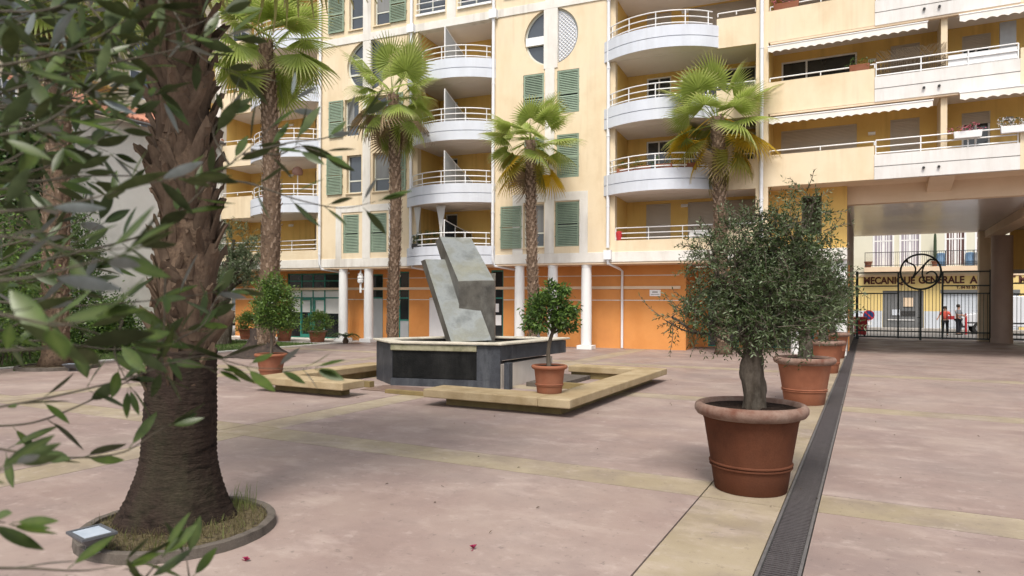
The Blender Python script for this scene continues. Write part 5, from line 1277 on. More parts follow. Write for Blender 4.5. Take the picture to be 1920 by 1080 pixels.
while y < 3.7:
    if tm is None:
        a = MB(); vs = []; k = 6
        for s in (0, 1):
            for i in range(k + 1): an = pi*i/k; vs.append((.48 - s*4.9, .09*cos(an), 9.46 + s*1.84 + .085*sin(an)))
        a.add(vs, [(i, i + 1, k + 2 + i, k + 1 + i) for i in range(k)] + [tuple(range(k, -1, -1))]); o = a.build('tile_row', M['tile'], rf, (0, y, 0)); tm = o.data
    else: put('tile_row', tm, rf, (0, y, 0))
    y += .215
a = MB(); a.tube([(.52, -3.3, 9.34), (.52, 3.8, 9.34)], .075, 8); a.build('gutter', M['iron'], hs)
a = MB(); a.tube([(.06, -3.0, 9.3), (.06, -3.0, 0)], .05, 8); a.build('rain_pipe', M['grey'], hs)
gw = MB(); gw.box(-28.4, 2, 0, -28.1, 15.85, 7.6); tag(gw.build('garden_wall', M['gwall']), 'tall ochre garden wall partly covered by ivy beside the old house', 'wall')
M['ivy'] = leaf_mat('ivy_leaf', (.03,.075,.02), (.08,.15,.035), rough=.4, trans=.2)
iv = MB(); rg = random.Random(5)
for i in range(5200):
    q = at(0, 0, 1); yy = rg.gauss(14.1, .9); zz = rg.gauss(7.4, 1.0)
    if zz > 9.2 or yy > 16: continue
    p = Vector((-27.95 + rg.uniform(0, .45), yy, zz)); d = (rnd_dir(rg) + Vector((.5, 0, -.4))).normalized(); s = d.cross(rnd_dir(rg)).normalized(); leaf_small(iv, p, d, s, .16, .13)
for i in range(3000):
    p = Vector((-27.95 + rg.uniform(0, .3), rg.uniform(9, 15.5), rg.uniform(0, 6.8)*rg.random()**.3)); d = (rnd_dir(rg) + Vector((.5, 0, -.4))).normalized(); s = d.cross(rnd_dir(rg)).normalized(); leaf_small(iv, p, d, s, .16, .13)
t = empty('ivy', (0, 0, 0), 0, 'bright green ivy climbing over the top of the ochre garden wall', 'ivy'); iv.build('foliage', M['ivy'], t)
a = MB(); [a.tube(smooth_path([(-28.05, 11 + k*.9, 0), (-28.05, 11.3 + k*.85, 3), (-28.05, 12 + k*.7, 6.8)], 4), .02, 5) for k in range(5)]; a.build('stems', M['bark'], t)
# far apartment block
M['bcream'] = mat('far_cream_render', [(.60,.52,.38), (.67,.59,.45)], .4, .85, stain=(.5,.42,.3), stain_amt=.3)
blk = empty('apartment_block', (-44, 27, 0), 0, 'cream apartment block with orange balcony undersides behind the old house', 'building')
a = MB(); holes = []
for f in range(8):
    for c in range(9): holes.append((-15 + c*4.2, -13.4 + c*4.2, 1.0 + f*2.9, 2.9 + f*2.9))
holed(a, -17, 24, 0, 25, holes, 0, .3); a.v = [(-v[1], v[0], v[2]) for v in a.v]; a.build('wall', M['bcream'], blk)
M['orangesof'] = mat('orange_soffit_paint', [(.50,.28,.08), (.56,.34,.11)], .8, .85)
for f in range(3, 8):
    for c in range(9):
        u0, u1, z0, z1 = holes[f*9 + c]
        a = MB(); a.box(-.1, u0, z0, -.04, u0 + .1, z1); a.box(-.1, u1 - .1, z0, -.04, u1, z1); a.box(-.1, u0 + .1, z1 - .1, -.04, u1 - .1, z1); a.box(-.1, u0 + .1, z0, -.04, u1 - .1, z0 + .1); a.box(-.1, (u0 + u1)/2 - .05, z0 + .1, -.04, (u0 + u1)/2 + .05, z1 - .1); wn_ = a.build('window', M['white'], blk)
        a = MB(); a.box(-.09, u0 + .05, z0 + .05, -.07, u1 - .05, z1 - .05); a.build('pane', M['glass'], wn_)
    for c in (1, 3, 5, 7):
        u0 = -15.8 + c*4.2; a = MB(); a.box(0, u0, .72 + f*2.9, 1.3, u0 + 3.4, .9 + f*2.9); bo = a.build('balcony', M['orangesof'], blk)
        a = MB(); a.box(1.22, u0, .9 + f*2.9, 1.3, u0 + 3.4, 1.75 + f*2.9); a.build('balustrade', M['orangesof' if c % 4 == 1 else 'bcream'], bo)
a = MB(); a.box(-12, -17.2, 25, .5, 24.2, 25.4); a.build('roof', M['band'], blk)
# hedge and shrubs
def shrub(name, base, blobs, n, L, W, label, cat, seed, mats=('leafd', 'leafl'), m2=.3, group=None):
    t = empty(name, base, 0, label, cat, group); bush(seed, blobs, n, L, W, .2, m2).build('foliage', [M[x] for x in mats], t)
    a = MB(); rg = random.Random(seed)
    for c, r, wq in blobs:
        for k in range(3): a.tube(smooth_path([(c[0] + rg.uniform(-.2, .2), c[1] + rg.uniform(-.2, .2), 0), (c[0] + rg.uniform(-.2, .2), c[1], c[2]*.6), tuple(Vector(c) + rnd_dir(rg)*.25)], 3), .02, 5, cap=False)
    a.build('stems', M['bark'], t); return t
hb = [((.25*sin(i*1.7), i*.75 - 4.2, .62 + .1*sin(i*2.3)), (.55, .6, .62), 1.0) for i in range(12)]
shrub('hedge', (-23.6, 14.2, 0), hb, 1000, .11, .05, 'low dark evergreen hedge along the foot of the old house', 'hedge', 61, m2=.25)
for (px, py, d, rx, rz_, lab, sd, nm) in ((150, 640, 25.5, .75, 2.5, 'tall narrow dark evergreen against the grey house wall', 62, 'cypress'), (28, 640, 19.5, 1.5, 1.7, 'large dark shrub beside the kerbed palm on the lawn', 63, 'shrub'), (-60, 640, 17, 1.6, 2.2, 'tall dense shrub at the end of the ochre garden wall', 64, 'shrub'), (210, 655, 23.5, .7, .9, 'small pale green shrub before the grey house', 65, 'shrub'), (75, 640, 24, 1.3, 1.5, 'broad green shrub under the ivy', 66, 'shrub')):
    q = at(px, 600, d); shrub(nm, (q.x, q.y, 0), [((0, 0, rz_), (rx, rx, rz_), 1.0), ((.1, .1, rz_*1.5), (rx*.6, rx*.6, rz_*.5), .3), ((.3*rx, -.3*rx, rz_*.7), (rx*.7, rx*.7, rz_*.6), .5)], 3200, .13, .055, lab, 'shrub' if nm == 'shrub' else 'tree', sd, m2=.35 if sd != 62 else .15)
# old gnarled olive on the lawn
q = at(412, 600, 28.0)
ob = [(cf(.3, 0, 3.2), (1.1, 1.1, .8), 1.0), (cf(1.2, .2, 3.0), (.9, .9, .7), .8), (cf(-.8, .2, 3.4), (1.1, 1.1, .8), .9), (cf(.5, .2, 4.3), (1.0, 1.0, .7), .7), (cf(1.5, 0, 3.7), (.7, .7, .5), .5), (cf(-1.5, .3, 2.8), (.9, .9, .6), .5)]
oo = to_meshes(*make_olive(71, ob, 190, [(0, 0, -.1), (.05, .05, .8), (-.15, .0, 1.5), (.1, .05, 2.0)], .42, .10, .03, twl=.5, nl=7), ('olive2', 'olive'))
place_olive((q.x, q.y, 0), oo, 'old gnarled olive tree with a thick twisted trunk and silvery crown on the lawn', None)
# mound under the lawn-side palm, kerb rings, grass tufts
M['mound'] = mat('dark_root_mound', [(.02,.016,.014), (.07,.05,.04)], 9, .95, .8, 25)
PA2 = gr(490, 668)
a = MB(); prof = [(1.05, 0), (.8, .10), (.6, .22), (.42, .42), (.36, .62), (.33, .9)]; a.lathe(prof, 26, cap=False); rg = random.Random(3)
a.v = [(x*(1 + .12*sin(5*math.atan2(y, x) + z*6)) + rg.uniform(-.03, .03), y*(1 + .12*sin(5*math.atan2(y, x) + z*6)) + rg.uniform(-.03, .03), max(0, z + rg.uniform(-.03, .03))) for x, y, z in a.v]
tag(a.build('earth_mound', M['mound'], None, (PA2.x, PA2.y, 0), smooth=180), 'dark knobbly mound of roots and earth round the lawn-side palm', 'mound')
def kerb_ring(cx, cy, ro, ri, h, label, seed):
    a = MB(); n = 56; prof = [(ri, 0), (ri, h*.95), (ri + .012, h), (ro - .012, h), (ro, h*.93), (ro + .006, 0)]; a.lathe(prof, n, cap=False); rg = random.Random(seed)
    a.v = [(x + rg.uniform(-.004, .004), y + rg.uniform(-.004, .004), z + (rg.uniform(-.004, .004) if z > 0 else 0)) for x, y, z in a.v]
    t = empty('palm_kerb', (cx, cy, 0), 0, label, 'planter'); a.build('kerb', M['kerbc'], t, smooth=40)
    s = MB(); vs = [(0, 0, h*.75)]; fs = []
    for i in range(1, 9):
        for j in range(40): r = ri*i/8*1.001; vs.append((r*cos(2*pi*j/40), r*sin(2*pi*j/40), h*.62 + rg.uniform(-.012, .016)*(i < 8)))
    fs += [(0, 1 + j, 1 + (j + 1) % 40) for j in range(40)]
    for i in range(7):
        for j in range(40): fs.append((1 + i*40 + j, 1 + (i+1)*40 + j, 1 + (i+1)*40 + (j+1) % 40, 1 + i*40 + (j+1) % 40))
    s.add(vs, fs); s.build('soil', M['litter'], t); return t
M['litter'] = mat('dry_grass_litter', [(.015,.012,.008), (.06,.045,.025), (.12,.095,.05), (.04,.038,.016)], 22, .95, .6, 60, detail=8)
M['drygrass'] = leaf_mat('dry_grass_blade', (.075,.06,.026), (.17,.14,.065), rough=.7, trans=.3)
M['tuft'] = leaf_mat('green_grass_blade', (.09,.12,.03), (.17,.19,.06), rough=.6, trans=.3)
RCX, RCY = -4.76, 3.54
kr = kerb_ring(RCX, RCY, .705, .645, .075, 'round grey kerb with dry grass round the flared trunk of the big palm', 1)
kerb_ring(PAL1.x + .1, PAL1.y, .95, .85, .09, 'round kerb holding the palm before the ivy-covered wall', 2)
PB_ = Vector((-4.93, 3.65, 0))
def tufts(n, test, hmin, hmax, seed, lean=.5):
    rg = random.Random(seed); b = MB()
    for i in range(n):
        a_ = rg.uniform(0, 6.28); r = .63*math.sqrt(rg.random()); x, y = r*cos(a_), r*sin(a_)
        if not test(x + RCX - PB_.x, y + RCY - PB_.y, x, y): continue
        h = rg.uniform(hmin, hmax)*rg.choice((.5, .7, 1, 1)); ld = Vector((rg.uniform(-1, 1), rg.uniform(-1, 1), 0))*lean*h; w_ = rg.uniform(.0012, .0026); an = rg.uniform(0, 6.28); s = Vector((cos(an), sin(an), 0))*w_
        p0 = Vector((x, y, .04)); p1 = p0 + ld*.35 + Vector((0, 0, h*.6)); p2 = p0 + ld + Vector((0, 0, h*rg.uniform(.75, 1.0)))
        b.add([p0 - s, p0 + s, p1 + s*.8, p1 - s*.8, p2], [(0, 1, 2, 3), (3, 2, 4)])
    return b
b = tufts(2200, lambda dx, dy, x, y: math.hypot(dx, dy) > .40, .04, .12, 12, .9); tag(b.build('dry_grass', M['drygrass'], kr), kind='stuff')
b = tufts(500, lambda dx, dy, x, y: math.hypot(dx, dy) > .38, .04, .13, 13); tag(b.build('green_grass', M['tuft'], kr), kind='stuff')
gq = gr(468, 960) - Vector((RCX, RCY, 0))
b = tufts(3000, lambda dx, dy, x, y: math.hypot(x - gq.x, y - gq.y) < .13, .1, .34, 14, .25); tag(b.build('tall_grass', M['tuft'], kr), kind='stuff')
# ------------------------------------------------------------------ the big palm by the camera
pm_ = empty('palm_tree', tuple(PB_), 0, 'big palm with a dark flared ringed base and shaggy split leaf bases above', 'palm tree', 'fan palms in the courtyard')
d0 = 5.5
cl = smooth_path([Vector((-4.93, 3.65, 0)), at(338, 800, d0), at(341, 690, d0), at(352, 480, d0), at(347, 300, d0), at(336, 100, d0), at(330, -120, d0), at(330, -470, d0)], 24)
def along(z):
    for i in range(len(cl) - 1):
        if cl[i].z <= z <= cl[i+1].z: t = (z - cl[i].z)/max(1e-6, cl[i+1].z - cl[i].z); return cl[i].lerp(cl[i+1], t)
    return cl[-1] if z > 1 else cl[0]
def rad0(z): return .255 + .035*max(0, 1 - z/1.4) + .17*max(0, 1 - z/.62)**1.7
a = MB(); path = []; rs = []; z = 0; k = 0
while z < 1.42:
    path.append(along(z) - PB_); rs.append(rad0(z) + (.0045 if k % 2 else -.003)*(1 if z > .12 else .2)); z += .019 + .006*sin(k*1.3); k += 1
a.tube(path, rs, 72)
rg = random.Random(8); ph = [rg.uniform(0, 6.28) for _ in range(8)]; n = 72
for i in range(len(a.v)):
    ri = i//n; j = i % n; c = path[min(ri, len(path) - 1)]; an = 2*pi*j/n; zz = c.z
    f = 1 + .012*sin(3*an + ph[0] + zz*2) + .009*sin(7*an + ph[1] - zz*5) + .007*sin(19*an + ph[2] + 3*sin(zz*9)) + max(0, 1 - zz/.35)*(.05*sin(5*an + ph[3]) + .03*sin(11*an + ph[4])) + rg.uniform(-.006, .006) + (.10*max(0, 1 - zz/.42)*max(0, cos(an - 3.6))**3)
    v = Vector(a.v[i]); d = v - c; a.v[i] = (c.x + d.x*f, c.y + d.y*f, v.z)
a.build('ringed_trunk', M['ringbark'], pm_, smooth=180)
a = MB(); path = [along(1.35 + i*.12) - PB_ for i in range(42)]; a.tube(path, [.195]*42, 24); a.build('trunk', M['palmbark'], pm_, smooth=180)
def boot_mesh(seed):
    rg = random.Random(seed); b = MB(); L, W, T = .30, .070, .02; rows = 7; k = 5
    for i in range(rows):
        t = i/(rows - 1); w_ = W*(1 - .42*t)*(1 if t < .8 else 1 - (t - .8)*1.2); y = .01 + .055*t*t + rg.uniform(-.004, .004); z = L*t
        for j in range(k): s = -1 + 2*j/(k - 1); b.v.append((w_*s + rg.uniform(-.004, .004), y - .035*s*s*(1 - .5*t) + rg.uniform(-.003, .003), z + (rg.uniform(-.05, .03) if i == rows - 1 else 0)))
        for j in range(k): s = -1 + 2*j/(k - 1); b.v.append((w_*s*.9, y - .035*s*s*(1 - .5*t) - T*(1 - .4*t), z - .01))
    for i in range(rows - 1):
        o, q_ = i*2*k, (i + 1)*2*k
        for j in range(k - 1): b.f += [[o + j + 1, o + j, q_ + j, q_ + j + 1], [o + k + j, o + k + j + 1, q_ + k + j + 1, q_ + k + j]]
        b.f += [[o, o + k, q_ + k, q_], [o + 2*k - 1, o + k - 1, q_ + k - 1, q_ + 2*k - 1]]
    o = (rows - 1)*2*k
    for j in range(k - 1): b.f.append([o + j, o + j + 1, o + k + j + 1, o + k + j])
    b.m = [0]*len(b.f); ob = b.build('leaf_base', M['boot'], smooth=50); me = ob.data; bpy.data.objects.remove(ob); return me
bms = [boot_mesh(s) for s in range(5)]
rg = random.Random(17); nb = 250
for i in range(nb):
    z = 1.12 + (i/nb)*3.5; an = i*2.39996 + rg.uniform(-.2, .2); c = along(z) - PB_
    o = put('leaf_base', bms[i % 5], pm_); o.location = c + Vector((cos(an), sin(an), 0))*(.188 + rg.uniform(-.012, .018))
    tilt = rg.uniform(-.04, .30)*rg.random() if z > 1.5 else rg.uniform(-.02, .06)
    o.rotation_mode = 'XYZ'; o.rotation_euler = (-tilt, rg.uniform(-.7, .7), an - pi/2 + rg.uniform(-.35, .35)); s = rg.uniform(.6, 1.3); o.scale = (s*rg.uniform(.8, 1.2), s, s)
for i, (an, z) in enumerate(((-.95, 1.36), (-1.9, 1.30), (-2.3, 1.34))):      # torn bases hanging down
    c = along(z) - PB_; o = put('leaf_base', bms[i], pm_); o.location = c + Vector((cos(an), sin(an), 0))*.30; o.rotation_euler = (pi - .12, rg.uniform(-.1, .1), an - pi/2); o.scale = (.5, .8, 1.0)
for i in range(46):                                          # flat worn scars between the rings and the shaggy part
    z = .78 + (i/46)*.42; an = i*2.39996 + rg.uniform(-.3, .3); c = along(z) - PB_; o = put('leaf_base', bms[i % 5], pm_); o.location = c + Vector((cos(an), sin(an), 0))*(rad0(z) - .035); s = rg.uniform(.35, .7)
    o.rotation_euler = (rg.uniform(.06, .12), rg.uniform(-.6, .6), an - pi/2); o.scale = (s*1.2, s, s)
jm = MB()
for i in range(130):
    z = 4.6 + i/130*1.6; an = i*2.39996; c = along(z) - PB_; o = Vector((cos(an), sin(an), 0)); tn = Vector((-sin(an), cos(an), 0)); p0 = c + o*.24; zz = Vector((0, 0, 1))
    jm.add([p0 - tn*.08, p0 + tn*.08, p0 + o*.16 + tn*.04 + zz*.38, p0 + o*.16 - tn*.04 + zz*.38, p0 + o*.04, p0 + o*.2 + zz*.36], [(0, 4, 5, 3), (4, 1, 2, 5), (0, 1, 4), (3, 5, 2), (0, 3, 2, 1)])
tag(jm.build('upper_leaf_bases', M['boot'], pm_), kind='stuff')
topv = cl[-1] - PB_; idx = 0
for kind, el, cnt in [('g', 72, 8), ('g', 45, 12), ('g', 18, 12), ('d', -10, 10), ('d', -35, 6)]:
    for q in range(cnt):
        az = idx*2.39996; idx += 1; o = put('frond', FRM[rg.choice([x for x in FRM if x[0] == kind])], pm_); s = 1.15*rg.uniform(.9, 1.1); o.scale = (s, s, s); o.rotation_euler = (rg.uniform(-.4, .4), -RD(el + rg.uniform(-8, 8)), az); o.location = topv
# ------------------------------------------------------------------ floodlights
M['floodgrey'] = mat('floodlight_housing', [(.07,.075,.085), (.10,.105,.115)], 6, .5); M['floodglass'] = mat('floodlight_glass', [(.36,.42,.50), (.46,.52,.60)], 8, .12, spec=.7)
def flood(loc, rz, label, s=1.0, sunk=0):
    t = empty('floodlight', loc, rz, label, 'floodlight', 'floodlights at the palms'); t.scale = (s,)*3
    fr_ = MB(); DZ = .06
    for (x0, y0, x1, y1) in ((-.15, -.12, .15, -.095), (-.15, .095, .15, .12), (-.15, -.095, -.125, .095), (.125, -.095, .15, .095)): fr_.box(x0, y0, .13, x1, y1, .148)
    fr_.build('frame', M['floodgrey'], t)
    a = MB(); a.hexa([(-.08, -.06, .068), (.08, -.06, .068), (.08, .06, .068), (-.08, .06, .068)], [(-.148, -.118, .13), (.148, -.118, .13), (.148, .118, .13), (-.148, .118, .13)]); a.build('housing', M['floodgrey'], t)
    a = MB(); a.box(-.124, -.094, .131, .124, .094, .142); a.build('glass', M['floodglass'], t)
    a = MB(); a.box(-.075, -.015, 0, -.06, .015, .085); a.box(.06, -.015, 0, .075, .015, .085); a.box(-.08, -.03, 0, .08, .03, .008); a.build('bracket', M['iron'], t)
    a = MB(); a.tube(smooth_path([(0, .03, .08), (.03, .08, .05), (.0, .1, .005)], 5), .006, 6); a.build('cable', M['dark'], t)
    return t
q = gr(172, 1034, .075); f1 = flood((q.x, q.y, .076), RD(20), 'small grey floodlight on the kerb of the big flared palm', .92); f1.rotation_euler = (0, 0, RD(-10))
q = gr(137, 696); flood((q.x, q.y, .0), RD(40), 'small grey floodlight at the kerb of the palm before the ivy-covered wall', 1.3)
# ------------------------------------------------------------------ olive tree whose branches reach into view close to the camera
M['fleaf'] = mat('olive_leaf_upper', [(.03,.053,.009), (.07,.112,.016)], 3, .34, spec=.45, trans=.34, rnd=.5, coords='Object', tip=(.12,.155,.04))
M['fleafu'] = mat('olive_leaf_underside', [(.05,.072,.026), (.095,.125,.05)], 3, .55, spec=.25, trans=.32, rnd=.45)
M['fsilver'] = mat('olive_leaf_silver_underside', [(.17,.20,.195), (.25,.285,.285)], 3, .45, spec=.4, trans=.1, rnd=.2)
M['ftwig'] = mat('olive_twig', [(.05,.042,.03), (.10,.085,.06)], 40, .8)
TR = _rt*(-1.75) + _fw*.35
fol = empty('olive_tree', (TR.x, TR.y, 0), 0, 'olive tree with long leafy branches reaching towards the big flared palm', 'tree'); F0_ = Vector((TR.x, TR.y, 0))
def fleaf_mesh(seed, lw, um='fleafu'):
    rg = random.Random(seed); b = MB(); b.c = []; n = 9; cur = rg.uniform(-.12, .16)
    for side in (0, 1):
        o = len(b.v)
        for i in range(n):
            t = i/(n - 1); w_ = lw*.5*(sin(pi*min(1, t*1.02))**.75)*(1 - .15*t) if 0 < i < n - 1 else .004; z = cur*t*t - .0; x = t
            up = .012 if side == 0 else -.004
            b.v += [(x, -w_, z + .10*w_ + up*.3), (x, 0, z - .06*w_ + up*.3), (x, w_, z + .10*w_ + up*.3)]
        for i in range(n - 1):
            p = o + 3*i
            for c in (0, 1):
                f = [p + c, p + c + 1, p + c + 4, p + c + 3]; f = f if side == 1 else f
                b.f.append(f if side == 0 else f[::-1]); b.m.append(side)
    b.c = [.0, .55, .0]*(2*n)
    b.tube([(-.14, 0, 0), (.0, 0, .0)], .012, 4, 0); b.c += [0.0]*(len(b.v) - len(b.c))
    # faces were made with +z up when listed counter-clockwise seen from above
    b.f = [f[::-1] if False else f for f in b.f]
    ob = b.build('leaf', [M['fleaf'], M[um]], smooth=180); me = ob.data; bpy.data.objects.remove(ob); return me
FLM = [fleaf_mesh(s, lw, um) for s, lw, um in ((1, .28, 'fleafu'), (2, .32, 'fleafu'), (3, .26, 'fsilver'), (4, .35, 'fleafu'))]
rg = random.Random(2024); leaves = []; stems = MB()
def twig(pts, bare=.0, dens=1.0, L=.058, r=.0016, endk=3, up=.0):
    W_ = [at(x, y, d) for x, y, d in pts]; sp = smooth_path(W_, 6); k = len(sp)
    stems.tube([p - F0_ for p in sp], [r*(1.25 - .85*i/(k - 1)) for i in range(k)], 5, cap=False)
    tot = sum((sp[i+1] - sp[i]).length for i in range(k - 1)); step = .034/dens; s = tot*bare + step*.5; acc = 0; i = 0; roll = rg.uniform(0, 6.28)
    while s < tot:
        while i < k - 2 and acc + (sp[i+1] - sp[i]).length < s: acc += (sp[i+1] - sp[i]).length; i += 1
        ax = (sp[i+1] - sp[i]); ln = ax.length; ax.normalize(); p = sp[i] + ax*min(ln, s - acc)
        roll += 1.35 + rg.uniform(-.4, .4); u = ax.orthogonal().normalized(); v = ax.cross(u); sd_ = u*cos(roll) + v*sin(roll)
        for sg in (-1, 1):
            if rg.random() < .12: continue
            d = (ax*rg.uniform(.45, 1.0) + sd_*sg*rg.uniform(.6, 1.0) + rnd_dir(rg)*.22 + Vector((0, 0, up))).normalized()
            leaves.append((p.copy(), d, L*rg.uniform(.72, 1.2)*(1 if s < tot*.85 else .85)))
        s += step*rg.uniform(.8, 1.3)
    ax = (sp[-1] - sp[-2]).normalized()
    for q in range(endk): leaves.append((sp[-1].copy(), (ax + rnd_dir(rg)*.5).normalized(), L*rg.uniform(.6, 1.0)))
T = [
 ([(-60,520,1.0),(120,480,1.0),(270,440,1.05),(340,395,1.1),(400,335,1.12),(470,275,1.14),(520,225,1.15),(545,190,1.15)], .25, .8),
 ([(400,335,1.12),(470,345,1.12),(560,375,1.14),(640,390,1.15),(705,378,1.16)], .15, .62),
 ([(455,290,1.12),(540,268,1.13),(620,256,1.14),(675,222,1.15)], .1, .7),
 ([(430,310,1.12),(400,250,1.12),(425,210,1.12)], .3, .7),
 ([(470,280,1.13),(520,290,1.14),(560,275,1.14),(600,285,1.14)], .0, .6),
 ([(-40,110,1.0),(100,100,1.0),(230,88,1.02),(330,60,1.05),(410,28,1.06)], .0, 1.0),
 ([(-40,190,.95),(80,150,.95),(200,120,1.0),(300,100,1.0),(380,78,1.05),(425,70,1.05)], .0, 1.0),
 ([(-40,200,1.05),(60,196,1.05),(160,200,1.05),(240,190,1.08),(285,180,1.1)], .1, 1.0),
 ([(-40,20,.85),(80,20,.86),(180,-10,.9),(280,10,.95)], .0, 1.0),
 ([(140,-20,1.1),(210,60,1.1),(270,130,1.12),(300,180,1.12)], .0, .9),
 ([(300,-20,1.15),(350,60,1.15),(380,110,1.15),(450,140,1.16)], .0, .9),
 ([(-40,260,.8),(60,240,.82),(130,200,.85),(190,150,.9)], .0, 1.0),
 ([(-40,400,.72),(60,392,.75),(150,378,.8),(250,350,.86),(330,335,.9)], .0, .9),
 ([(-40,440,.66),(60,450,.68),(150,470,.7),(240,465,.72)], .0, .85),
 ([(-40,330,.9),(60,340,.9),(160,330,.95),(260,330,1.0),(360,330,1.05)], .1, .8),
 ([(-40,530,.62),(60,520,.62),(140,500,.62),(225,480,.64)], .0, .8),
 ([(-40,580,.58),(50,600,.58),(110,610,.58),(170,600,.6)], .0, .8),
 ([(-40,660,.62),(60,655,.64),(140,650,.66),(220,640,.7)], .0, .8),
 ([(-40,560,1.1),(80,575,1.1),(200,570,1.12),(320,560,1.14),(420,545,1.15)], .0, .8),
 ([(-40,640,1.15),(90,640,1.15),(210,655,1.15),(300,640,1.15),(380,600,1.16)], .0, .8),
 ([(-40,770,1.0),(80,748,1.0),(200,720,1.05),(300,690,1.08),(380,668,1.1),(480,690,1.12),(585,690,1.13)], .05, .75),
 ([(-40,800,1.02),(60,793,1.03),(150,760,1.05),(240,715,1.06),(320,680,1.08),(400,690,1.1)], .05, .6),
 ([(-40,835,1.0),(40,848,1.0),(140,858,1.02),(230,848,1.05),(285,815,1.06),(310,800,1.07)], .05, .62),
 ([(310,520,1.08),(308,600,1.08),(305,690,1.08)], .0, .8),
 ([(280,690,1.1),(330,640,1.1),(380,610,1.1),(405,560,1.12)], .0, .9),
 ([(230,600,1.05),(215,660,1.05),(240,720,1.05)], .1, .7),
 ([(-20,1065,.85),(60,1066,.86),(150,1070,.87),(230,1060,.88)], .0, .62),
 ([(250,1120,.9),(275,1080,.9),(300,1050,.9)], .0, .7),
 ([(360,1140,.95),(355,1085,.95),(350,1050,.95)], .2, .7),
 ([(-60,900,.72),(-20,890,.72),(20,875,.72)], .0, .7),
 ([(-60,985,.8),(-30,975,.8),(10,980,.8)], .0, .8),
]
for q, (pts, bare, dens) in enumerate(T): twig(pts, bare, dens)
for q in range(42):
    x, y, d = rg.uniform(-80, 90), rg.choice([rg.uniform(-40, 330), rg.uniform(-40, 620)]), rg.uniform(.85, 1.5); a0 = rg.uniform(-.7, .5)
    twig([(x - 90, y - 40*a0, d), (x, y, d), (x + 80, y + 60*a0, d + .04), (x + 150, y + 150*a0, d + .06)], .0, .9)
def leaf_mtx(p, d, L):
    rgv = rnd_dir(rg); s = d.cross(Vector((0, 0, 1)) + rgv*.9); s = s.normalized() if s.length > .05 else d.orthogonal().normalized(); n_ = s.cross(d)
    m = Matrix((( d.x, -s.x, n_.x, 0), (d.y, -s.y, n_.y, 0), (d.z, -s.z, n_.z, 0), (0, 0, 0, 1)))
    return Matrix.Translation(p - F0_) @ m @ Matrix.Scale(L, 4)
def vis(e):
    v = e[0] - CAM; w_ = v.dot(_fw); x = CX + FPX*v.dot(_R)/w_; y = CY - FPX*v.dot(_U)/w_
    return (0 if (-30 < x < 1950 and -30 < y < 1110) else 1, w_/e[2])
leaves.sort(key=vis)
for i, (p, d, L) in enumerate(leaves[:300]):
    o = put('leaf', FLM[i % 4], fol); o.matrix_local = leaf_mtx(p + d*(.012), d, L)
jm = MB()
for i, (p, d, L) in enumerate(leaves[300:]):
    m = leaf_mtx(p + d*.012, d, L); me = FLM[i % 4]; o = len(jm.v); jm.v += [tuple(m @ v.co) for v in me.vertices]
    for f in me.polygons: jm.f.append([v + o for v in f.vertices]); jm.m.append(f.material_index if not (f.material_index and i % 4 == 2) else 2)
tag(jm.build('foliage', [M['fleaf'], M['fleafu'], M['fsilver']], fol, smooth=180), kind='stuff')
tag(stems.build('twigs', M['ftwig'], fol, smooth=180), kind='stuff')
a = MB(); rg2 = random.Random(4)
gnarly_tube(a, rg2, smooth_path([(0, 0, 0), (.03, 0, .4), (-.02, .02, .8), (0, 0, 1.15)], 5), [.10 - .002*i for i in range(16)], 12, .14)
for (x, y, d) in ((-60, 520, 1.0), (-45, 150, .97), (-40, 20, .85), (-40, 420, .70), (-40, 600, .6), (-40, 600, 1.12), (-40, 790, 1.0), (-40, 840, 1.0), (-30, 1065, .85), (-60, 930, .75), (-150, 260, 1.2)):
    e = at(x - 20, y, d) - F0_; s0 = Vector((0, 0, rg2.uniform(.8, 1.15))); gnarly_tube(a, rg2, smooth_path([s0, s0.lerp(e, .5) + Vector((0, 0, .06)), e], 5), [.024 - .0021*i for i in range(11)], 7, .1)
a.build('trunk', M['olivebark'], fol, smooth=180)
# ------------------------------------------------------------------ people in the street
M['skin'] = mat('skin', [(.42,.24,.17), (.46,.27,.19)], 4, .6); M['hair'] = mat('dark_hair', [(.02,.014,.01), (.04,.028,.02)], 20, .6)
M['coral'] = mat('coral_shirt', [(.62,.10,.07), (.70,.14,.10)], 6, .85); M['navy'] = mat('dark_trousers', [(.015,.016,.022), (.03,.03,.04)], 6, .9); M['greyshirt'] = mat('grey_shirt', [(.17,.18,.20), (.23,.24,.26)], 6, .85); M['shoe'] = mat('black_shoe', [(.012,.012,.012), (.02,.02,.02)], 6, .5)
def skin_mesh(name, verts, edges, radii, m, parent, sub=1):
    me = bpy.data.meshes.new(name); me.from_pydata(verts, edges, []); me.materials.append(m)
    o = put(name, me, parent); sk = o.modifiers.new('skin', 'SKIN'); sk.use_smooth_shade = True
    bpy.context.view_layer.update()
    for i, r in enumerate(radii): me.skin_vertices[0].data[i].radius = (r, r) if not isinstance(r, tuple) else r
    me.skin_vertices[0].data[0].use_root = True
    sb = o.modifiers.new('sub', 'SUBSURF'); sb.levels = sub; sb.render_levels = sub
    return o
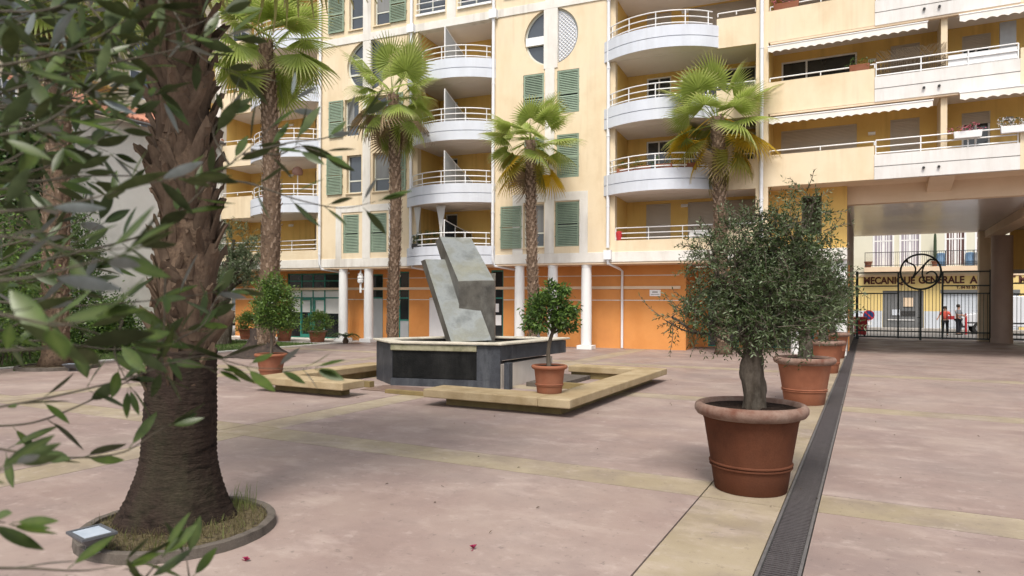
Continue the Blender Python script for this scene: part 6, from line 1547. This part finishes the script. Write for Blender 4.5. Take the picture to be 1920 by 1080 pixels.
def person(loc, rz, label, shirt, trousers, armL, armR, h=1.72):
    t = empty('person', loc, rz, label, 'person'); t.scale = (h/1.75,)*3
    V = [(0, 0, .95), (0, .01, 1.15), (0, .01, 1.36), (0, 0, 1.48), (0, -.01, 1.56), (0, -.015, 1.64), (0, -.01, 1.71)]; Rr = [(.15, .11), (.14, .10), (.16, .10), .062, .075, .088, .06]
    E_ = [(0, 1), (1, 2), (2, 3), (3, 4), (4, 5), (5, 6)]
    def chain(st_, pts, rs):
        p = st_
        for q, r in zip(pts, rs): V.append(q); Rr.append(r); E_.append((p, len(V) - 1)); p = len(V) - 1
        return p
    for s, arm in ((-1, armL), (1, armR)):
        w_ = chain(2, [(s*.18, .01, 1.40), arm[0], arm[1]], [.06, .045, .032])
        wr = Vector(arm[1]); fd = (wr - Vector(arm[0])).normalized(); pal = wr + fd*.06; pi_ = chain(w_, [tuple(pal)], [(.035, .02)])
        sdv = fd.cross(Vector((0, 1, 0))); sdv = sdv.normalized() if sdv.length > .1 else Vector((1, 0, 0))
        for k, l in enumerate((.055, .07, .075, .068)):
            b_ = pal + fd*.03 + sdv*(-.03 + .02*k); chain(pi_, [tuple(b_), tuple(b_ + fd*l*.6 + Vector((0, -.012, 0)))], [.009, .008])
        chain(w_, [tuple(wr + fd*.03 + sdv*-.045), tuple(wr + fd*.065 + sdv*-.06)], [.011, .009])
        chain(0, [(s*.10, 0, .88), (s*.115, -.01, .50), (s*.12, .02, .10), (s*.125, -.10, .045)], [.095, .062, .045, .035])
    skin_mesh('body', V, E_, Rr, M['skin'], t)
    v = [(0, 0, .90), (0, .01, 1.15), (0, .01, 1.36), (0, 0, 1.44)]; e = [(0, 1), (1, 2), (2, 3)]; r = [(.175, .135), (.165, .125), (.18, .12), .08]
    for s, arm in ((-1, armL), (1, armR)):
        k = len(v); mid_ = tuple(Vector((s*.18, .01, 1.40)).lerp(Vector(arm[0]), .85)); v += [(s*.18, .01, 1.40), mid_]; e += [(2, k), (k, k + 1)]; r += [.078, .066]
    skin_mesh('shirt', v, e, r, M[shirt], t)
    v = [(0, 0, .96)]; e = []; r = [(.17, .125)]
    for s in (-1, 1): k = len(v); v += [(s*.10, 0, .86), (s*.115, -.01, .50), (s*.12, .015, .09)]; e += [(0, k), (k, k + 1), (k + 1, k + 2)]; r += [.112, .082, .068]
    skin_mesh('trousers', v, e, r, M[trousers], t)
    a = MB(); a.lathe([(.02, 1.775), (.07, 1.765), (.098, 1.72), (.102, 1.66), (.095, 1.60)], 14, 0, (0, .012), cap=True); a.build('hair', M['hair'], t, smooth=180)
    for s in (-1, 1): a = MB(); a.hexa([(s*.12 - .045, -.19, 0), (s*.12 + .045, -.19, 0), (s*.12 + .04, .08, 0), (s*.12 - .04, .08, 0)], [(s*.12 - .035, -.17, .06), (s*.12 + .035, -.17, .06), (s*.12 + .035, .07, .10), (s*.12 - .035, .07, .10)]); a.build('shoe', M['shoe'], t, bevel=.015)
    a = MB(); a.tube([(-.032, -.096, 1.665), (-.032, -.104, 1.665)], .010, 8); a.tube([(.032, -.096, 1.665), (.032, -.104, 1.665)], .010, 8); a.build('eyes', M['hair'], t)
    a = MB(); a.hexa([(-.014, -.095, 1.60), (.014, -.095, 1.60), (.014, -.085, 1.60), (-.014, -.085, 1.60)], [(-.006, -.092, 1.655), (.006, -.092, 1.655), (.006, -.085, 1.655), (-.006, -.085, 1.655)]); a.v = [(x, y - (.018 if z < 1.62 and y < -.09 else 0), z) for x, y, z in a.v]; a.build('nose', M['skin'], t)
    return t
def street_pt(x, Y): r = ray(x, 600); p = CAM + r*(Y/r.y); return (p.x, p.y, -.005)
person(street_pt(1772, 44.6), RD(-8), 'person in a coral red top and dark trousers standing in the street holding a parcel', 'coral', 'navy', ((-.30, -.03, 1.18), (-.36, -.20, 1.02)), ((.30, -.03, 1.18), (.20, -.26, 1.10)), 1.62)
a = MB(); a.box(-.16, -.14, -.10, .16, .14, .10); q = street_pt(1782, 44.25); pc = a.build('parcel', M['redplastic'], None, (q[0], q[1] - .05, 1.0), .3, bevel=.01); tag(pc, 'red parcel held by the person in the coral top', 'parcel')
person(street_pt(1797, 46.2), RD(55), 'person in a grey shirt and dark trousers standing beside the white van', 'greyshirt', 'navy', ((-.26, -.10, 1.15), (-.16, -.30, 1.15)), ((.27, -.05, 1.14), (.20, -.26, 1.05)), 1.72)
# ------------------------------------------------------------------ white van by the garage
M['vanpaint'] = mat('white_van_paint', [(.62,.64,.68), (.66,.68,.72)], 1, .25, spec=.5, coat=.5); M['tyre'] = mat('tyre_rubber', [(.012,.012,.012), (.02,.02,.02)], 10, .8)
vx = street_pt(1800, 48.6); van = empty('delivery_van', (vx[0] + 2.5, 48.6, 0), 0, 'white delivery van parked before the open garage door', 'van')
side = [(-2.45, .45), (-2.5, .95), (-2.3, 1.12), (-1.55, 1.28), (-1.0, 2.05), (-.7, 2.22), (2.4, 2.22), (2.5, 2.1), (2.5, .45)]
a = MB(); n = len(side); a.add([(x, -.92, z) for x, z in side] + [(x, .92, z) for x, z in side], [tuple(range(n - 1, -1, -1)), tuple(range(n, 2*n))] + [(i, (i + 1) % n, n + (i + 1) % n, n + i) for i in range(n)]); a.f[0] = a.f[0][::-1]; a.f[1] = a.f[1][::-1]; a.f = a.f[:2] + [f[::-1] for f in a.f[2:]]
a.f = [f[::-1] for f in a.f]; vb = a.build('body', M['vanpaint'], van, bevel=.05)
a = MB(); a.add([(-1.42, -.926, 1.32), (-.55, -.926, 1.32), (-.55, -.926, 1.98), (-.95, -.926, 1.98)], [(0, 1, 2, 3)]); a.build('side_window', M['dglass'], van)
a = MB(); a.add([(-1.57, -.8, 1.30), (-1.57, .8, 1.30), (-1.06, .72, 2.03), (-1.06, -.72, 2.03)], [(0, 1, 2, 3)]); a.v = [(x - .03, y, z + .02) for x, y, z in a.v]; a.build('windscreen', M['dglass'], van)
for x in (-1.65, 1.6):
    for s in (-1, 1):
        a = MB(); a.tube([(x, s*.74, .34), (x, s*.94, .34)], .34, 24); w_ = a.build('wheel', M['tyre'], van)
        a = MB(); a.tube([(x, s*.93, .34), (x, s*.95, .34)], .19, 18); a.build('rim', M['grey'], w_)
for s in (-1, 1): a = MB(); a.box(-2.53, s*.68 - .14, .80, -2.40, s*.68 + .14, .98); a.build('headlight', M['fglass'], van, bevel=.02)
a = MB(); a.box(-2.58, -.9, .36, -2.35, .9, .60); a.build('bumper', M['dark'], van, bevel=.03)
a = MB(); a.box(-.45, -.935, 1.1, -.25, -.921, 1.14); a.build('door_handle', M['dark'], van)
a = MB(); a.box(-2.3, -.93, .62, 2.4, -.922, .70); a.build('side_moulding', M['dark'], van)
rc = street_pt(1811, 46.9); a = MB(); a.lathe([(.055, 0), (.065, .02), (.065, .95), (.05, 1.06), (.02, 1.1), (.02, 1.16), (.035, 1.18), (.035, 1.22)], 16); tag(a.build('gas_cylinder', M['redplastic'], None, rc, smooth=40), 'tall red cylinder standing upright in front of the white van', 'cylinder')
# ------------------------------------------------------------------ things on the building's balconies
BM = Matrix.Translation((OX, OY, 0)) @ Matrix.Rotation(AEA, 4, 'Z'); WM = Matrix.Translation((FX, FY, 0))
def bp(u, y, z, wing=False): v = (WM if wing else BM) @ Vector((u, y, z)); return tuple(v)
M['pinkfl'] = leaf_mat('pink_petal', (.62,.12,.22), (.75,.25,.32), trans=.2); M['whitefl'] = leaf_mat('white_petal', (.72,.70,.72), (.78,.76,.78), trans=.2)
def planter(u, y, z, wing, L, pm, mats, lab, seed, h=.2, fh=.22, n=240, ls=.05):
    t = empty('flower_box', bp(u, y, z, wing), 0 if wing else AEA, lab, 'planter')
    a = MB(); a.hexa([(-L/2 + .02, -.07, 0), (L/2 - .02, -.07, 0), (L/2 - .02, .07, 0), (-L/2 + .02, .07, 0)], [(-L/2, -.09, h), (L/2, -.09, h), (L/2, .09, h), (-L/2, .09, h)]); a.build('box', M[pm], t, bevel=.008)
    k = max(2, int(L/.25)); bush(seed, [((-L/2 + L*(i + .5)/k, 0, h + fh*.45), (L/k*.6, .12, fh*.6), 1.0) for i in range(k)], n, ls, ls*.5, .3, .5).build('foliage', [M[x] for x in mats], t); return t
planter(5.85, -.10, FB[0] + 1.0, True, .72, 'white', ('leafd', 'pinkfl'), 'white window box of pink flowers hung on the straight white terrace rail', 1, n=200)
planter(7.05, -.10, FB[0] + 1.03, True, .8, 'white', ('leafd', 'whitefl'), 'white window box of white flowers on the straight terrace rail near the parapet', 2, n=200)
planter(2.95, .07, FB[1] + 1.03, True, .6, 'terra', ('leafl', 'leafd'), 'terracotta trough with light green plants on the cream parapet below the reed screen', 3, n=120)
planter(.75, .07, FB[2] + 1.03, True, .8, 'terra', ('leafl', 'pinkfl'), 'terracotta trough of flowers on the topmost cream parapet beside the rain pipe', 4, n=120)
for i, (u, lab) in enumerate(((1.65, 'next to the pier'), (2.35, 'second from the pier'), (3.1, 'third from the pier'), (3.9, 'farthest from the pier'))):
    yv = [-.30, -.56, -.62, -.45][i]; planter(u, yv, FT[1] - .10, False, .62, 'terra', ('leafd', 'leafl'), 'terracotta trough on the curved balcony behind the palm with yellow fronds, ' + lab, 10 + i, h=.26, n=130 if i % 2 else 60)
planter(-6.6, -.35, FT[0] - .05, False, 1.3, 'dark', ('leafd', 'olive'), 'dark trough with a grey-green hedge on the lowest curved balcony behind the curtain', 20, h=.2, fh=.5, n=330)
planter(-14.6, -.5, FT[1] - .05, False, 1.2, 'terra', ('leafl', 'leafd'), 'terracotta trough of leafy plants on the curved balcony behind the tall lawn-side palm', 21, h=.2, fh=.5, n=260)
t = empty('parasol', bp(-13.6, .1, LB[1] + .36), AEA, 'rolled rose parasol on a white pole on a curved balcony', 'parasol')
a = MB(); a.tube([(0, 0, 0), (0, 0, 1.75)], .025, 8); a.build('pole', M['white'], t); M['rose'] = mat('rose_cloth', [(.34,.19,.15), (.42,.25,.20)], 8, .9)
a = MB(); a.lathe([(.05, 1.42), (.2, 1.45), (.24, 1.58), (.18, 1.74), (.05, 1.82)], 16); a.v = [(x*(1 + .12*sin(7*math.atan2(y, x))), y*(1 + .12*sin(7*math.atan2(y, x))), z) for x, y, z in a.v]; a.build('cloth', M['rose'], t, smooth=180)
t = empty('air_conditioner', bp(4.25, .35, LB[0] + .37), AEA, 'white air conditioning unit on the lowest straight-railed balcony', 'air conditioner')
a = MB(); a.box(-.4, -.15, .05, .4, .15, .68); a.build('case', M['white'], t, bevel=.02); a = MB(); a.tube([(-.08, -.155, .36), (-.08, -.165, .36)], .24, 24); a.build('fan_grille', M['grey'], t)
a = MB(); [a.tube([(x, -.1, 0), (x, -.1, .05)], .03, 6) for x in (-.3, .3)]; a.build('feet', M['dark'], t)
a = MB(); a.lathe([(.09, 0), (.12, .2), (.12, .3), (.06, .34)], 12); ob_ = a.build('watering_can', M['redplastic'], None, bp(1.34, .08, 4.07), smooth=40); tag(ob_, 'small red can at the end of the lowest straight-railed balcony', 'can')
# ------------------------------------------------------------------ lamp unit between two columns
t = empty('arcade_lamp', bp(-9.8, .22, 2.3), AEA, 'white lantern on a bracket with a flat top plate, fixed to a white column', 'lamp')
a = MB(); a.box(-1.0, -.06, .86, -.05, .06, .90); a.build('top_plate', M['white'], t)
a = MB(); a.tube([(-.2, 0, .0), (-.42, 0, .0), (-.42, 0, .25)], .03, 8); a.build('arm', M['white'], t)
a = MB(); a.lathe([(.05, -.15), (.05, .25), (.13, .30), (.15, .42), (.10, .44), (.14, .50), (.14, .56), (.10, .58), (.13, .66), (.06, .70), (.02, .86)], 16, 0, (-.42, 0)); a.build('lantern', M['white'], t, smooth=30)
# lettering of the notice
M['ink'] = mat('dark_print', [(.08,.07,.07), (.12,.1,.1)], 4, .7)
a = MB()
for k in range(5): a.box(2.36 + k*.04, GY - .0235, 2.145, 2.385 + k*.04, GY - .021, 2.20)
for k in range(9): a.box(2.30 + k*.036, GY - .0235, 2.075, 2.328 + k*.036, GY - .021, 2.095)
a.build('print', M['ink'], sg)
# ------------------------------------------------------------------ fallen blossoms and litter
M['petal'] = mat('crimson_petal', [(.22,.012,.05), (.32,.02,.08)], 40, .6, trans=.15)
def blossom(px, py, rz, lab, s=1.0):
    q = gr(px, py); t = empty('fallen_blossom', (q.x, q.y, 0.002), rz, lab, 'flower', None); t.scale = (s,)*3
    for k in range(4):
        a = MB(); leaf_quad(a, Vector((0, 0, .004)), Vector((cos(k*1.6), sin(k*1.6), .55 + .2*k)).normalized(), Vector((0, 0, 1)), .045, .034, .35); a.build('petal', M['petal'], t)
    a = MB(); a.tube([(0, 0, .006), (-.05, .02, .004)], .003, 5); a.build('stalk', M['petal'], t)
blossom(461, 1053, .3, 'crimson fallen blossom on the paving beside the round grass kerb', .8); blossom(888, 1030, 2.2, 'crimson fallen blossom with a stalk on the open pink paving', .85)
M['litter2'] = mat('dry_leaf_litter', [(.05,.035,.02), (.12,.085,.05)], 10, .8)
rg = random.Random(99); b = MB()
for i in range(150):
    x, y = rg.uniform(-9, 5), rg.uniform(3.2, 20); p = Vector((x, y, .006)); a_ = rg.uniform(0, 6.28); d = Vector((cos(a_), sin(a_), rg.uniform(0, .5))).normalized(); leaf_quad(b, p, d, Vector((0, 0, 1)), rg.uniform(.015, .045), rg.uniform(.008, .018), .4)
tag(b.build('leaf_litter', M['litter2']), 'scattered tiny dry leaves on the paving', 'leaf litter', kind='stuff')
